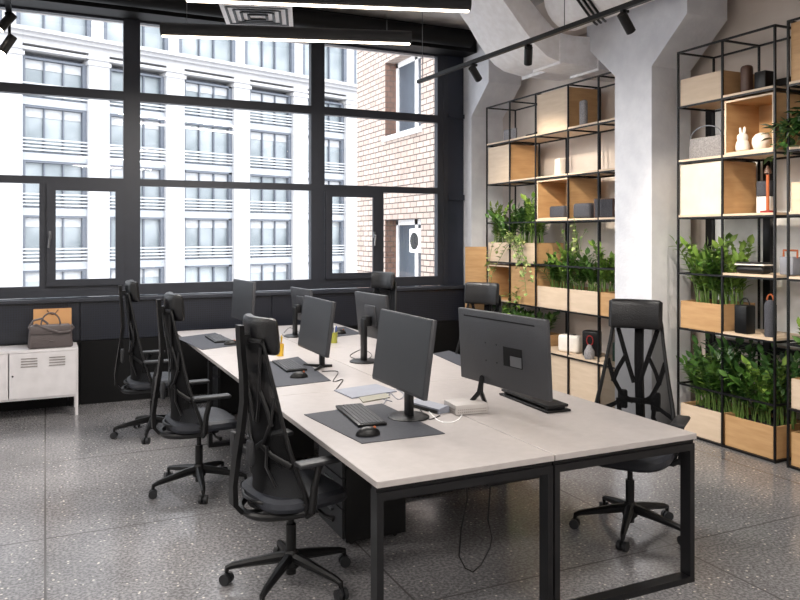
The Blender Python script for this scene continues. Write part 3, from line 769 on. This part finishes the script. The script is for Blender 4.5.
# ------------------------------------------------------------------ things on the desk
def quad_on_desk(name, pts, th, m, label, cat, group=None, z0=DZ):
    ps = [deskp(*p) for p in pts]; c = sum(ps, Vector())/4
    mb = MB(); mb.prism([(p.x-c.x, p.y-c.y) for p in ps], 'z', 0.0005, th)
    return tag(obj(name, mb, m, None, (c.x, c.y, z0)), label, cat, group)
def rect_on_desk(name, cx, cy, sx, sy, rz, th, m, label, cat, z0=DZ, r=.003, group=None):
    return tag(obj(name, MB().rb(-sx/2, sx/2, -sy/2, sy/2, 0.0005, th, min(r, th*.4)), m, None, (cx, cy, z0), rz), label, cat, group)
def keyboard(px, py, rz, label, light=False):
    p = deskp(px, py)
    t = thing('keyboard', label, 'keyboard', (p.x, p.y, DZ+.0045), rz); t.scale = (1.12, 1.08, 1)
    obj('keyboard_body', MB().rb(-.07, .07, -.22, .22, .001, .016, .004), M['black'], t)
    k_ = MB()
    for i in range(6):
        y = -.212
        ws = [.019]*22 if i else [.019, 0, .019, .019, .019, .019]+[.019]*16
        if i == 0: ws = [.026,.022,.022,.11,.022,.022,.026]+[.019]*6
        for wk in ws:
            if y + wk > .214: break
            if wk: k_.b(.043-.0195*(5-i)+.0, .043-.0195*(5-i)+.0165, y+.001, y+wk-.002, .016, .0205)
            y += wk
    obj('keys', k_, M['keys'], t)
    return t
def mouse(px, py, rz, label):
    p = deskp(px, py); t = thing('computer_mouse', label, 'mouse', (p.x, p.y, DZ+.0045), rz)
    m = MB(); m.ball((0,0,.0), .064, .038, .042); 
    m.v = [(x, y, max(z, 0.0)+.001) for x, y, z in m.v]
    obj('mouse_body', m, M['black'], t); obj('scroll_wheel', MB().cyl((.034,-.004,.037), (.034,.004,.037), .007, n=10), M['copper'], t)
    return t
quad_on_desk('desk_mat', [(304,415),(382,404),(445,434),(362,444)], .004, M['matd'], 'dark grey desk mat under the nearest keyboard', 'desk mat')
p = deskp(360, 419); keyboard(360, 417, R(-6), 'black keyboard on the desk mat nearest the viewer')
mouse(368, 436, R(-8), 'black mouse in front of the nearest keyboard')
quad_on_desk('desk_mat', [(246,366),(298,357),(331,381),(272,388)], .004, M['matd'], 'dark grey desk mat under the middle keyboard of the left row', 'desk mat')
keyboard(289, 367, R(-3), 'black keyboard on the middle mat of the left row')
mouse(299, 378, R(-8), 'black mouse beside the middle keyboard of the left row')
quad_on_desk('desk_mat', [(176,338),(215,333),(243,345),(202,350)], .004, M['matd'], 'dark grey desk mat at the far left end of the desk', 'desk mat')
keyboard(218, 340, R(0), 'black keyboard at the far left end of the desk')
mouse(231, 345, R(-8), 'black mouse at the far left end of the desk')
quad_on_desk('desk_mat', [(322,329),(345,327),(362,334),(336,337)], .004, M['matd'], 'dark desk mat at the far right end of the desk', 'desk mat')
quad_on_desk('desk_mat', [(433,354),(449,351),(485,364),(462,367)], .004, M['matd'], 'dark desk mat between the big monitor and the middle right chair', 'desk mat')
mm = mouse(340, 334, R(-8), 'black mouse on the far right mat')
quad_on_desk('writing_tablet', [(334,391),(376,385),(397,392),(352,399)], .008, M['paper'], 'flat light grey tablet between the two front left monitors', 'tablet')
quad_on_desk('notebook', [(359,398),(386,394),(390,398),(363,403)], .006, M['sage'], 'small pale notebook beside the light grey tablet', 'notebook')
# phone-like grey wedge
p = deskp(430, 409)
t = thing('desk_phone', 'light grey wedge shaped phone base beside the front left monitor', 'phone', (p.x, p.y, DZ), R(14))
obj('phone_body', MB().prism([(-.05,.001),(.05,.001),(.055,.02),(.02,.04),(-.05,.028)], 'y', -.13, .13), M['paper'], t)
obj('phone_underside', MB().b(-.056, -.0505, -.12, .12, .002, .02), M['black'], t)
# perforated white box
p = deskp(466, 411)
t = thing('router_box', 'small white box with perforated sides in front of the big monitor', 'router', (p.x, p.y, DZ), R(-6))
obj('box_body', MB().rb(-.1, .1, -.085, .085, .001, .055, .004), M['router'], t)
gr = MB()
for i in range(15):
    for j in range(2):
        gr.b(-.085+i*.0118, -.080+i*.0118, -.0862, -.0850, .012+j*.014, .018+j*.014); gr.b(-.1012, -.1, -.07+i*.0098, -.066+i*.0098, .012+j*.014, .018+j*.014)
obj('vent_holes', gr, M['edge'], t)
# pencil cups
def cup(px, py, m, label, pcs):
    p = deskp(px, py); t = thing('pencil_cup', label, 'pen holder', (p.x, p.y, DZ))
    obj('cup_body', MB().lathe([(.03,.001),(.034,.1),(.031,.1),(.028,.01)], 18), m, t)
    random.seed(px)
    for c in pcs:
        tg = tag(obj('pencil', MB().cyl((random.uniform(-.01,.01), random.uniform(-.01,.01), .012), (random.uniform(-.028,.028), random.uniform(-.028,.028), random.uniform(.14,.19)), .004, n=6), M[c], t))
cup(280, 356, M['yellow'], 'yellow cup of pencils behind the front left chair\'s headrest', ['yellow', 'copper', 'yellow', 'olive'])
cup(334, 343, M['olive'], 'olive cup with blue pens beside the middle left monitor', ['blue', 'blue', 'white'])
# cables lying on desk
def desk_cable(pts, label, m='black', r=.003, group='cables on the desk'):
    ps = [deskp(*p) for p in pts]; out = []
    for i in range(len(ps)-1):
        a = ps[max(i-1,0)]; b_ = ps[i]; c = ps[i+1]; d = ps[min(i+2,len(ps)-1)]
        for k in range(4):
            t = k/4.; out.append(b_*1.0 if t == 0 else 0.5*((2*b_)+(c-a)*t+(2*a-5*b_+4*c-d)*t*t+(-a+3*b_-3*c+d)*t**3))
    out.append(ps[-1]); out = [(p.x, p.y, DZ+r+.0005) for p in out]
    tag(obj('monitor_cable', MB().tube(out, r, 5), M[m]), label, 'cable', group)
desk_cable([(322,372),(338,372),(333,382),(343,380),(336,390)], 'dark cable curling beside the middle left monitor foot')
desk_cable([(357,360),(350,356),(362,350),(372,356),(358,364),(352,360)], 'dark cable coiled at the middle right monitor foot')
desk_cable([(284,333),(290,328),(300,334),(288,338),(282,334)], 'dark cable coiled at the far right monitor foot')
desk_cable([(392,402),(380,398),(388,392),(398,400),(404,395),(394,390),(384,404)], 'pale cables tangled behind the front left monitor foot', 'paper')
desk_cable([(414,402),(424,415),(430,420),(440,416)], 'black cable from the front left monitor foot toward the phone')
desk_cable([(429,412),(440,422),(455,422),(462,414),(452,408)], 'white cable looping in front of the phone', 'white')

# ------------------------------------------------------------------ white metal cabinet with bags
cbx1, cby0 = .29, 7.96
t = thing('metal_cabinet', 'low white metal locker cabinet on legs under the left window', 'cabinet', (cbx1-.6, cby0, 0))
obj('cabinet_body', MB().b(-.6,.6,.005,.40,.185,.20).b(-.6,.6,.005,.40,.635,.66).b(-.6,-.585,.005,.40,.2,.635).b(.585,.6,.005,.40,.2,.635).b(-.585,.585,.385,.40,.2,.635).b(-.585,.585,.005,.385,.2,.215), M['wmetal'], t)
for a, b_, sg in ((-.585, -.003, 1), (.003, .585, -1)):
    d_ = obj('door', MB().b(a+.002, b_-.002, -.006, .004, .205, .632), M['wmetal'], t)
    v_ = MB()
    for cx in (a+.17, b_-.17):
        for q in range(4): v_.b(cx-.07, cx+.07, -.012, -.0065, .50+q*.025, .508+q*.025)
    obj('louvre', v_, M['edge'], d_)
    obj('lock', MB().cyl((a+.03, -.012, .42), (a+.03, -.0065, .42), .009, n=10), M['dgrey'], d_)
for sx in (-.6, .575):
    for sy in (.005, .375): obj('leg', MB().b(sx, sx+.025, sy, sy+.025, 0, .185), M['wmetal'], t)
c0 = U(47, 346, z=.66)
t = thing('paper_bag', 'brown kraft paper bag behind the handbag on the white cabinet', 'paper bag', (c0.x+.05, 8.20, .66), 0)
pw = .17
obj('bag_body', MB().b(-pw, pw, -.04, .04, .001, .005).b(-pw, pw, -.045, -.042, 0.001, .36).b(-pw, pw, .042, .045, .001, .36).b(-pw, -pw+.003, -.042, .042, .005, .36).b(pw-.003, pw, -.042, .042, .005, .36), M['kraft'], t)
obj('handle', MB().tube([(-.05+.1*q/10., -.05, .355-.045*math.sin(PI*q/10)) for q in range(11)], .004, 6), M['brown'], t)
t = thing('handbag', 'dark taupe leather handbag with strap on the white cabinet', 'handbag', (c0.x+.03, 8.04, .66), R(4))
obj('bag_body', MB().rb(-.2, .2, -.06, .06, .001, .225, .025, 3, tap=.9), M['bag'], t)
obj('handle', MB().tube([(-.085*math.cos(PI*q/14.), -.03, .22+.12*math.sin(PI*q/14.)) for q in range(15)], .008, 8), M['bag'], t)
obj('shoulder_strap', MB().tube([(-.19,0,.20),(-.13,-.06,.235),(-.03,-.075,.19),(.08,-.078,.15),(.17,-.07,.155),(.205,-.03,.19),(.19,.0,.215)], .012, 6, flat=.5).tube([(-.19,0,.2),(-.15,.0,.27),(-.08,.01,.285),(-.02,0,.23)], .01, 6), M['bag'], t)
obj('flap', MB().rb(-.18, .18, -.068, -.055, .14, .22, .005).rb(-.02,.02,-.072,-.066,.07,.08,.002), M['bag'], t)

# ------------------------------------------------------------------ shelving
SX0, SX1, RW = 5.06, 5.49, .0078
def shelf_unit(ys, boards, label, upper=3.365):
    t = thing('shelving_unit', label, 'shelf', (SX0, ys[0], 0)); oy = ys[0]
    f = MB()
    for y in ys:
        for x in (0, SX1-SX0): f.b(x-RW, x+RW, y-oy-RW, y-oy+RW, 0, upper)
    for z in L_:
        for x in (0, SX1-SX0):
            for a, b_ in zip(ys[:-1], ys[1:]): f.b(x-RW, x+RW, min(a,b_)-oy+RW, max(a,b_)-oy-RW, z-2*RW, z)
        for y in ys: f.b(RW, SX1-SX0-RW, y-oy-RW, y-oy+RW, z-2*RW, z)
    obj('shelf_frame', f, M['blackm'], t)
    for k, y0, y1 in boards:
        obj('shelf_board', MB().b(-.008, SX1-SX0, min(y0,y1)-oy+.012, max(y0,y1)-oy-.012, L_[k]+.001, L_[k]+.019), M['plyl'], t)
    return t
FY = [8.17, 7.65, 7.12, 6.53, 6.04, 5.77]
NY = [4.98, 4.50, 4.005]; HY = [3.89, 3.39, 2.89]
A_, B_, C_, D_, E_ = [(FY[i+1], FY[i]) for i in range(5)]
Fb, Gb = (NY[1], NY[0]), (NY[2], NY[1]); Hb = (HY[1], HY[0])
shelf_unit(FY, [(6,FY[1],FY[0]),(6,FY[2],FY[1]),(6,FY[3],FY[2]),(6,FY[4],FY[3]),(6,FY[5],FY[4]),(5,FY[3],FY[2]),(5,FY[4],FY[3]),(5,FY[5],FY[4]),(5,FY[2],FY[1]),(4,FY[3],FY[2]),(4,FY[4],FY[3]),(4,FY[5],FY[4]),(1,FY[3],FY[2]),(1,FY[4],FY[3]),(1,FY[5],FY[4])], 'tall black rod shelving beyond the middle column, filled with plants and plywood boxes')
shelf_unit(NY, [(6,Gb[0],Gb[1]),(5,Fb[0],Fb[1]),(5,Gb[0],Gb[1]),(4,Fb[0],Fb[1]),(4,Gb[0],Gb[1]),(3,Gb[0],Gb[1]),(2,Gb[0],Gb[1])], 'tall black rod shelving in front of the middle column with white rabbit and felt basket')
shelf_unit(HY, [(6,Hb[0],Hb[1]),(3,Hb[0],Hb[1]),(5,Hb[0],Hb[1]),(4,Hb[0],Hb[1])], 'tall black rod shelving cut by the right edge of the view')
def box(bay, k, label, h=.44, openf=False, front='plyl', y0=None, y1=None, onboard=False):
    ya_, yb_ = (bay[0]+.014, bay[1]-.014) if y0 is None else (y0, y1)
    z0 = L_[k]+(.0205 if onboard else .002); d = SX1-SX0-.03; W_ = yb_-ya_; g = .015
    t = thing('plywood_box', label, 'plywood box', (SX0+.012, ya_, z0))
    m = MB()
    m.b(g if not openf else 0, d, 0, g, 0, h).b(g if not openf else 0, d, W_-g, W_, 0, h)
    m.b(g if not openf else 0, d-g, g, W_-g, 0, g).b(g if not openf else 0, d-g, g, W_-g, h-g, h).b(d-g, d, g, W_-g, 0, h)
    obj('box_shell', m, M['ply'], t)
    if not openf: obj('front_panel', MB().b(0, g-.0005, 0, W_, 0, h), M[front], t)
    else:
        e = MB().b(-.004,-.0005,0,.016,0,h).b(-.004,-.0005,W_-.016,W_,0,h).b(-.004,-.0005,.016,W_-.016,0,.016).b(-.004,-.0005,.016,W_-.016,h-.016,h); obj('front_edge', e, M['plyl'], t)
    return t
def planter(y0, y1, k, h, label, front='plyl'):
    z0 = L_[k]+.002 if k else .004; d = SX1-SX0-.04; W_ = y1-y0-.03; g = .014
    t = thing('planter_box', label, 'planter', (SX0+.013, y0+.015, z0))
    if k == 0: t.location.z = .021
    m = MB().b(g, d, 0, g, 0, h).b(g, d, W_-g, W_, 0, h).b(d-g, d, g, W_-g, 0, h).b(g, d-g, g, W_-g, 0, g)
    obj('planter_shell', m, M['ply'], t); obj('front_panel', MB().b(0, g-.0005, 0, W_, 0, h), M[front], t)
    obj('soil', MB().b(g+.002, d-g-.002, g+.002, W_-g-.002, g+.002, h-.03), M['soil'], t)
    return t

# boxes of the far shelf
box(C_, 6, 'closed plywood box on top of the far shelf, pale front', onboard=True, h=.44)
box(A_, 5, 'closed plywood box second level from top of the far shelf, left end', h=.455)
box(C_, 4, 'open fronted plywood box holding a grey speaker in the far shelf', openf=True, onboard=True, h=.44)
box(A_, 2, 'open fronted plywood box behind the trailing plant in the far shelf', openf=True, h=.44)
box(B_, 2, 'plywood box behind the variegated trailing plant of the far shelf', h=.44, front='ply')
box(A_, 0, 'lowest plywood box at the left end of the far shelf', openf=True, h=.41)
box(C_, 0, 'closed pale plywood box at the foot of the far shelf, left of two', h=.425)
box(D_, 0, 'closed pale plywood box at the foot of the far shelf, right of two', h=.425)
box(E_, 0, 'closed plywood box at the foot of the far shelf beside the column', h=.425)
# near shelf
box(Fb, 6, 'low plywood box on the top level of the near shelf', h=.235)
box(Gb, 5, 'open plywood box holding the white rabbit figure', openf=True, onboard=True, h=.44)
box(Fb, 4, 'closed white fronted cube brightly lit in the near shelf', front='plywhite', onboard=True, h=.44)
box(Hb, 6, 'plywood box on the top level at the right edge of the view', onboard=True, h=.44, front='ply')
box(Hb, 4, 'plywood box at the right edge of the view below the ivy', h=.22, onboard=True, front='plyl')
# leaning panel by the corner column
lp = obj('leaning_board', MB().b(0, .02, 0, .27, 0, 1.6), M['ply'], None, (4.80, 8.27, 0.002)); tag(lp, 'orange plywood board standing at the left end of the far shelf', 'board')
lp.rotation_euler = (0, 0, R(-112))

# planters
pl = [
 ('f1', C_[0]+.59+.0, None),
]
planter(B_[0], A_[1], 3, .235, 'pale plywood planter at eye level of the far shelf, left half')
planter(D_[0]-.0, C_[1], 2, .235, 'long pale plywood planter in the right half of the far shelf')
planter(E_[0], E_[1], 2, .235, 'short plywood planter against the column in the far shelf', 'ply')
planter(B_[0], A_[1], 1, .14, 'low plywood planter with dark foliage, left of the far shelf items', 'ply')
planter(Fb[0], Fb[1], 2, .235, 'plywood planter half way up the near shelf', 'ply')
planter(Fb[0], Fb[1], 0, .25, 'pale plywood planter on the floor beside the middle column')
planter(Gb[0], Gb[1], 0, .25, 'orange plywood planter on the floor under the near shelf', 'ply')
planter(Hb[0], Hb[1], 0, .25, 'plywood planter on the floor at the right edge of the view', 'ply')
planter(Hb[0], Hb[1], 1, .22, 'plywood planter one level up at the right edge of the view', 'plyl')

# ------------------------------------------------------------------ plants
def leaf(mb, p, d, up_, L, W_, fold=.25, mi=0):
    d = d.normalized(); s_ = d.cross(up_); s_ = s_.normalized() if s_.length > 1e-4 else d.orthogonal().normalized(); n2 = s_.cross(d)
    a = p; pts = [a]
    for k, (f_, w2) in enumerate(((.3,.9),(.62,.85),(1,0))):
        c = p + d*L*f_ - n2*L*.12*f_*f_
        if w2: pts += [c + s_*W_*w2*.5 + n2*W_*fold*.5, c, c - s_*W_*w2*.5 + n2*W_*fold*.5]
        else: pts.append(c)
    mb.add(pts, [(0,2,1),(0,3,2),(1,2,5,4),(2,3,6,5),(4,5,7),(5,6,7)], None, mi)
def zz_mesh(seed, H, nst, spread, ll=.088, lw=.044):
    rnd = random.Random(seed); st, lf = MB(), MB()
    for k in range(nst):
        a = rnd.uniform(0, 2*PI); b0 = Vector((rnd.uniform(-.05,.05), rnd.uniform(-.07,.07), -.005)); out = rnd.uniform(.15, 1)*spread; h = H*rnd.uniform(.6, 1)
        dir_ = Vector((math.cos(a)*.75, math.sin(a), 0)); pts = []
        for i in range(9):
            t = i/8.; pts.append(b0 + dir_*out*(t**1.7) + Vector((0,0,h*(t-.12*t*t))))
        st.tube(pts, [.0065*(1-.7*i/8.) for i in range(9)], 5)
        nl = int(8+h*16)
        for i in range(nl):
            t = .28+.72*i/nl; j = min(int(t*8), 7); p = pts[j].lerp(pts[j+1], t*8-j); tan = (pts[j+1]-pts[j]).normalized()
            sd = tan.cross(Vector((rnd.uniform(-.4,.4), rnd.uniform(-.4,.4), 1)).cross(tan)).normalized() if 0 else tan.orthogonal().normalized()
            rot = Matrix.Rotation(rnd.uniform(-.5,.5) + (PI if i % 2 else 0) + k, 3, tan); sd = rot @ sd
            d = sd*rnd.uniform(.7,1) + tan*rnd.uniform(.5,.9); sc = rnd.uniform(.75,1.15)*(1.1-.5*abs(t-.6))
            leaf(lf, p, d, Vector((0,0,1)) if abs(d.normalized().z) < .95 else Vector((1,0,0)), ll*sc, lw*sc)
        leaf(lf, pts[-1], (pts[-1]-pts[-2]), Vector((1,0,0)), ll, lw)
    return st, lf
def zz(variant, loc, rz, sc, label, group):
    if variant not in _zz:
        st, lf, m_ = VAR[variant]
        _zz[variant] = (st.mesh('stems', M['stem']), lf.mesh('leaves', M[m_], fix=False, ang=80))
    t = thing('leafy_plant', label, 'plant', loc, rz, group); t.scale = (sc,)*3
    obj('stems', _zz[variant][0], None, t); obj('leaves', _zz[variant][1], None, t)
    return t
_zz = {}
VAR = {}
for i, (sd, H, ns, spd, mm_) in enumerate(((3,.52,14,.26,'leaf'), (7,.6,14,.28,'leafl'), (11,.47,13,.24,'leaf'), (19,.66,15,.27,'ivy'), (23,.3,13,.17,'leaf'))):
    a_, b_ = zz_mesh(sd, H, ns, spd); VAR[i] = (a_, b_, mm_)
def row(y0, y1, k, h, n, variants, sc, label, group, x=5.27, floor=False):
    rnd = random.Random(int(y0*100)+k)
    z = (L_[k]+.002 if k else .021)+h-.03
    for i in range(n):
        y = y0+(y1-y0)*(i+.5)/n
        zz(variants[i % len(variants)], (x+rnd.uniform(-.05,.03), y, z), rnd.uniform(0,6.28), sc*rnd.uniform(.9,1.08), label, group)
row(B_[0]+.05, A_[1]+.05, 3, .235, 4, [1,3,0], 1.02, 'leafy green plant in the eye level left planter of the far shelf', 'plants in the far shelf upper planter', 5.2)
row(D_[0], C_[1]-.04, 2, .235, 5, [1,0,2,1,0], .95, 'leafy green plant in the long right planter of the far shelf', 'plants in the far shelf long planter')
row(E_[0]+.1, E_[1]+.02, 2, .235, 1, [4], .7, 'leafy green plant against the column in the far shelf', 'plant beside the column')
row(B_[0]+.02, A_[1], 1, .14, 4, [4,4], .95, 'short dark green plant in the low planter behind the big monitor', 'plants in the far shelf low planter')
row(Fb[0]+.0, Fb[1], 2, .235, 4, [1,0,1], 1.04, 'leafy green plant in the half way planter of the near shelf', 'plants half way up the near shelf')
row(Fb[0]+.02, Fb[1], 0, .25, 4, [0,3,1], 1.0, 'leafy green plant in the floor planter beside the middle column', 'plants in the floor planter by the column')
row(Gb[0]+.02, Gb[1], 0, .25, 4, [3,1,0], 1.02, 'leafy green plant in the orange floor planter', 'plants in the orange floor planter')
row(Hb[0]+.1, Hb[1], 1, .22, 3, [1,0], .85, 'light leafy plant one level up at the right edge', 'plants at the right edge, raised')
row(Hb[0]+.1, Hb[1], 0, .25, 2, [4], .8, 'short leafy plant on the floor at the right edge', 'plants at the right edge, floor')
# trailing plants
def vine(name, start, n, length, m, seed, label, cat='plant', spreadv=(.5,.9,.2), lw=.05, gravity=1.0, droop=-.9):
    rnd = random.Random(seed); st, lf = MB(), MB(); o = Vector(start)
    for k in range(n):
        p = Vector((rnd.uniform(-.04,.04), rnd.uniform(-.12,.12), 0)); v = Vector((-rnd.uniform(0,spreadv[0]), rnd.uniform(-spreadv[1],spreadv[1]), rnd.uniform(0,spreadv[2]*3))); pts = [p.copy()]
        N = int(length/.045*rnd.uniform(.5,1))
        for i in range(N):
            v = (v + Vector((rnd.uniform(-.25,.25), rnd.uniform(-.3,.3), -.28*gravity))).normalized()
            if p.x < -.16 and v.x < 0: v.x = .1
            p = p + v*.045; pts.append(p.copy())
            d = Vector((rnd.uniform(-1,.2), rnd.uniform(-1,1), rnd.uniform(-.6,.5))); s_ = rnd.uniform(.7,1.2)
            leaf(lf, p, d, Vector((0,0,1)), lw*1.35*s_, lw*s_)
        st.tube(pts, .003, 5)
    t = thing(name, label, cat, o); obj('stems', st, M['stem'], t); obj('leaves', lf, M[m], t, fix=False, ang=80); return t
vine('trailing_plant', (5.02, 7.42, L_[3]+.23), 12, .85, 'leafv', 5, 'pale variegated vine hanging down the left half of the far shelf', spreadv=(.3,.7,.5), lw=.055)
vine('trailing_plant', (5.1, 7.5, .93), 9, .4, 'leafl', 15, 'light green trailing plant just above the headrest of the chair by the corner column', spreadv=(.4,.8,.5), lw=.05)
vine('trailing_plant', (5.1, 6.45, L_[3]+.12), 7, .5, 'leafv', 9, 'yellowish vine climbing below the grey speakers of the far shelf', spreadv=(.1,.5,.9), gravity=-.5, lw=.05)
pot = thing('plant_pot', 'pot with dark ivy on the near shelf at the right edge of the view', 'plant', (5.26, 3.62, L_[5]+.021))
obj('pot', MB().lathe([(.07,0),(.09,.14),(.08,.14),(.075,.12)], 20), M['dgrey'], pot)
vine('ivy_plant', (5.16, 3.72, L_[5]+.17), 34, .42, 'ivy', 33, 'dark green ivy spilling over the right edge of the near shelf', spreadv=(.6,1.0,.4), lw=.065)

# ------------------------------------------------------------------ things on the shelves
def onshelf(bay_y, k, board=True, dx=.2): return (SX0+dx, bay_y, L_[k]+(.0195 if board else .002))
def item(name, label, cat, loc, rz=0): return thing(name, label, cat, loc, rz)
# felt basket with loop handle
t = item('felt_basket', 'grey felt basket with thin metal arch handle on the near shelf', 'basket', onshelf(4.775, 5, True, .2))
obj('basket_body', MB().rb(-.1,.1,-.19,.19,.0005,.19,.012,2,tap=.94), M['felt'], t)
obj('handle', MB().tube([(-.09, -.17*math.cos(PI*q/16.), .185+.1*math.sin(PI*q/16.)) for q in range(17)], .006, 6), M['steel'], t)
# rabbit
zb_ = L_[5]+.0205+.0155
t = item('rabbit_figure', 'white porcelain rabbit figure in the open plywood box', 'figurine', (5.17, 4.395, zb_)); t.scale = (.9, .9, .85)
obj('rabbit_body', MB().lathe([(.04,.0005),(.058,.02),(.062,.06),(.052,.10),(.044,.115),(.048,.14),(.044,.165),(.025,.185),(.005,.19)], 22), M['porcelain'], t)
for sg in (-1, 1): obj('ear', MB().tube([(0,sg*.018,.175),(0,sg*.022,.21),(0,sg*.024,.235),(0,sg*.024,.245)], [.011,.014,.011,.004], 10), M['porcelain'], t)
t = item('egg_lamp', 'white rounded lamp beside the rabbit figure in the open box', 'lamp', (5.2, 4.235, zb_)); t.scale = (.88, .88, .85)
obj('lamp_body', MB().lathe([(.05,.0005),(.075,.03),(.085,.075),(.08,.12),(.055,.155),(.02,.17),(.003,.172)], 24), M['porcelain'], t)
# brown wood block + dark cylinder at top of near shelf
t = tag(obj('wooden_vase', MB().rb(-.04,.04,-.045,.045,.0005,.23,.03,4), M['brown'], None, (5.16, 4.345, L_[6]+.0195)), 'tall rounded brown wooden vase on top of the near shelf', 'vase')
t = tag(obj('black_tin', MB().rb(-.06,.06,-.055,.055,.0005,.16,.012,2), M['black'], None, (5.22, 4.225, L_[6]+.0195)), 'black tin beside the brown vase on top of the near shelf', 'tin')
# lit cube neighbours
t = item('table_lamp', 'copper stemmed object with red round base in the near shelf', 'lamp', (5.13, 4.125, L_[4]+.0195))
obj('base', MB().lathe([(.055,.0005),(.055,.015),(.01,.02)], 20), M['red'], t); obj('stem', MB().cyl((0,0,.018),(0,0,.30),.012,n=12), M['copper'], t); obj('cap', MB().lathe([(.012,.30),(.03,.31),(.022,.34),(.005,.37)], 14), M['brown'], t)
t = item('bluetooth_speaker', 'tall two tone speaker, grey top and white lower half, in the near shelf', 'speaker', (5.25, 4.235, L_[4]+.0195))
obj('speaker_body', MB().rb(-.045,.045,-.06,.06,.0005,.135,.01,2), M['white'], t); obj('speaker_grille', MB().rb(-.045,.045,-.06,.06,.137,.26,.01,2), M['feltd'], t)
# hard case and paper bag
t = item('glasses_case', 'rounded dark case with a white rim on the near shelf board', 'case', (5.16, 4.28, L_[3]+.0195), R(5))
obj('case_lower', MB().rb(-.06,.06,-.13,.13,.0005,.065,.03,3), M['black'], t); obj('case_rim', MB().rb(-.062,.062,-.132,.132,.066,.078,.005,2), M['porcelain'], t); obj('case_lid', MB().rb(-.056,.056,-.125,.125,.079,.092,.006,3), M['dgrey'], t)
t = item('shopping_bag', 'small pale bag with brown leather handle on the near shelf board', 'bag', (5.28, 4.04, L_[3]+.0195))
obj('bag_body', MB().rb(-.05,.05,-.06,.06,.0005,.14,.006), M['paper'], t); obj('handle', MB().tube([(0,-.06,.13),(0,-.06,.19),(0,.06,.19),(0,.06,.13)], .009, 6), M['copper'], t)
t = tag(obj('dome_speaker', MB().lathe([(.07,.0005),(.075,.02),(.07,.06),(.045,.09),(.005,.1)], 20), M['feltd'], None, (5.2, 3.74, L_[3]+.0195)), 'grey dome speaker at the right edge of the view', 'speaker')
# canister and bottle
t = item('black_lantern', 'black square canister with loop handle on the near shelf', 'canister', (5.12, 4.33, L_[2]+.0195))
obj('canister_body', MB().rb(-.055,.055,-.06,.06,.0005,.23,.012,2), M['black'], t); obj('handle', MB().tube([(0, -.045*math.cos(PI*q/12.), .225+.06*math.sin(PI*q/12.)) for q in range(13)], .006, 6), M['black'], t)
t = item('water_bottle', 'slim grey bottle with copper loop on the near shelf', 'bottle', (5.13, 4.1, L_[2]+.0195))
obj('bottle_body', MB().lathe([(.042,.0005),(.045,.02),(.045,.25),(.03,.28),(.02,.285)], 20), M['feltd'], t); obj('loop', MB().tube([(0, -.03*math.cos(PI*q/12.), .285+.045*math.sin(PI*q/12.)) for q in range(13)], .007, 6), M['copper'], t)
# far shelf things
t = tag(obj('white_radio', MB().rb(-.04,.04,-.05,.05,.0005,.19,.012,2), M['porcelain'], None, (5.2, 6.86, L_[5]+.0195)), 'small white upright box on the far shelf below the top plywood box', 'radio')
t = item('desk_speaker', 'grey speaker inside the open plywood box of the far shelf', 'speaker', (5.2, 6.82, L_[4]+.0205+.0155))
obj('speaker_body', MB().rb(-.08,.08,-.13,.13,.0005,.13,.02,3), M['feltd'], t)
t = item('desk_speaker', 'left of two grey wood sided speakers on the far shelf board', 'speaker', (5.17, 6.37, L_[4]+.0195), R(15))
obj('speaker_body', MB().rb(-.09,.09,-.11,.11,.0005,.16,.03,3), M['feltd'], t)
t = item('desk_speaker', 'right of two grey speakers on the far shelf board, with square opening', 'speaker', (5.22, 6.13, L_[4]+.0195), R(40))
obj('speaker_body', MB().rb(-.09,.08,-.10,.10,.0005,.2,.01,2), M['brown'], t); obj('speaker_grille', MB().rb(-.096,-.091,-.09,.09,.01,.19,.002,1), M['feltd'], t)
t = item('picture_frame', 'white handled plate on the top level of the far shelf, left end', 'frame', (5.2, 7.86, L_[6]+.0195))
obj('frame_panel', MB().rb(-.01,.01,-.15,.13,.0005,.16,.004), M['felt'], t)
t = tag(obj('video_camera', MB().rb(-.04,.04,-.1,.1,.0005,.03,.01,2).cyl((0,-.06,.03),(0,-.06,.045),.02,n=12), M['black'], None, (5.15, 7.3, L_[6]+.0195)), 'flat black gadget on the top level of the far shelf', 'gadget')
t = item('white_lamp', 'upright grey rounded lamp in front of the closed top plywood box', 'lamp', (5.16, 6.40, L_[6]+.0195))
obj('lamp_body', MB().rb(-.03,.03,-.05,.05,.0005,.28,.028,4), M['felt'], t)
z1_ = L_[1]+.0195
t = item('white_toaster', 'cream rounded radio with buttons on the lower board of the far shelf', 'radio', (5.2, 6.67, z1_), R(20))
obj('radio_body', MB().rb(-.06,.06,-.13,.13,.0005,.19,.03,3), M['porcelain'], t); obj('buttons', MB().b(-.02,.02,-.06,-.02,.19,.196).b(-.02,.02,0,.03,.19,.196), M['dgrey'], t)
t = item('portable_speaker', 'black speaker with red ringed oval front on the far shelf', 'speaker', (5.24, 6.36, z1_), R(30))
obj('speaker_body', MB().rb(-.06,.06,-.09,.09,.0005,.27,.02,3), M['black'], t); obj('red_ring', MB().tube([(-.064, .035*math.cos(2*PI*q/16.), .17+.05*math.sin(2*PI*q/16.)) for q in range(17)], .006, 6), M['red'], t)
t = item('small_jug', 'small pale grey pear shaped speaker in front of the black one', 'speaker', (5.09, 6.22, z1_))
obj('jug_body', MB().lathe([(.045,.0005),(.056,.03),(.052,.08),(.03,.12),(.022,.14),(.005,.15)], 20), M['felt'], t)
t = tag(obj('green_box', MB().rb(-.06,.06,-.09,.09,.0005,.19,.004), M['green'], None, (5.27, 5.92, z1_)), 'dark green box on the lower board of the far shelf by the column', 'box')
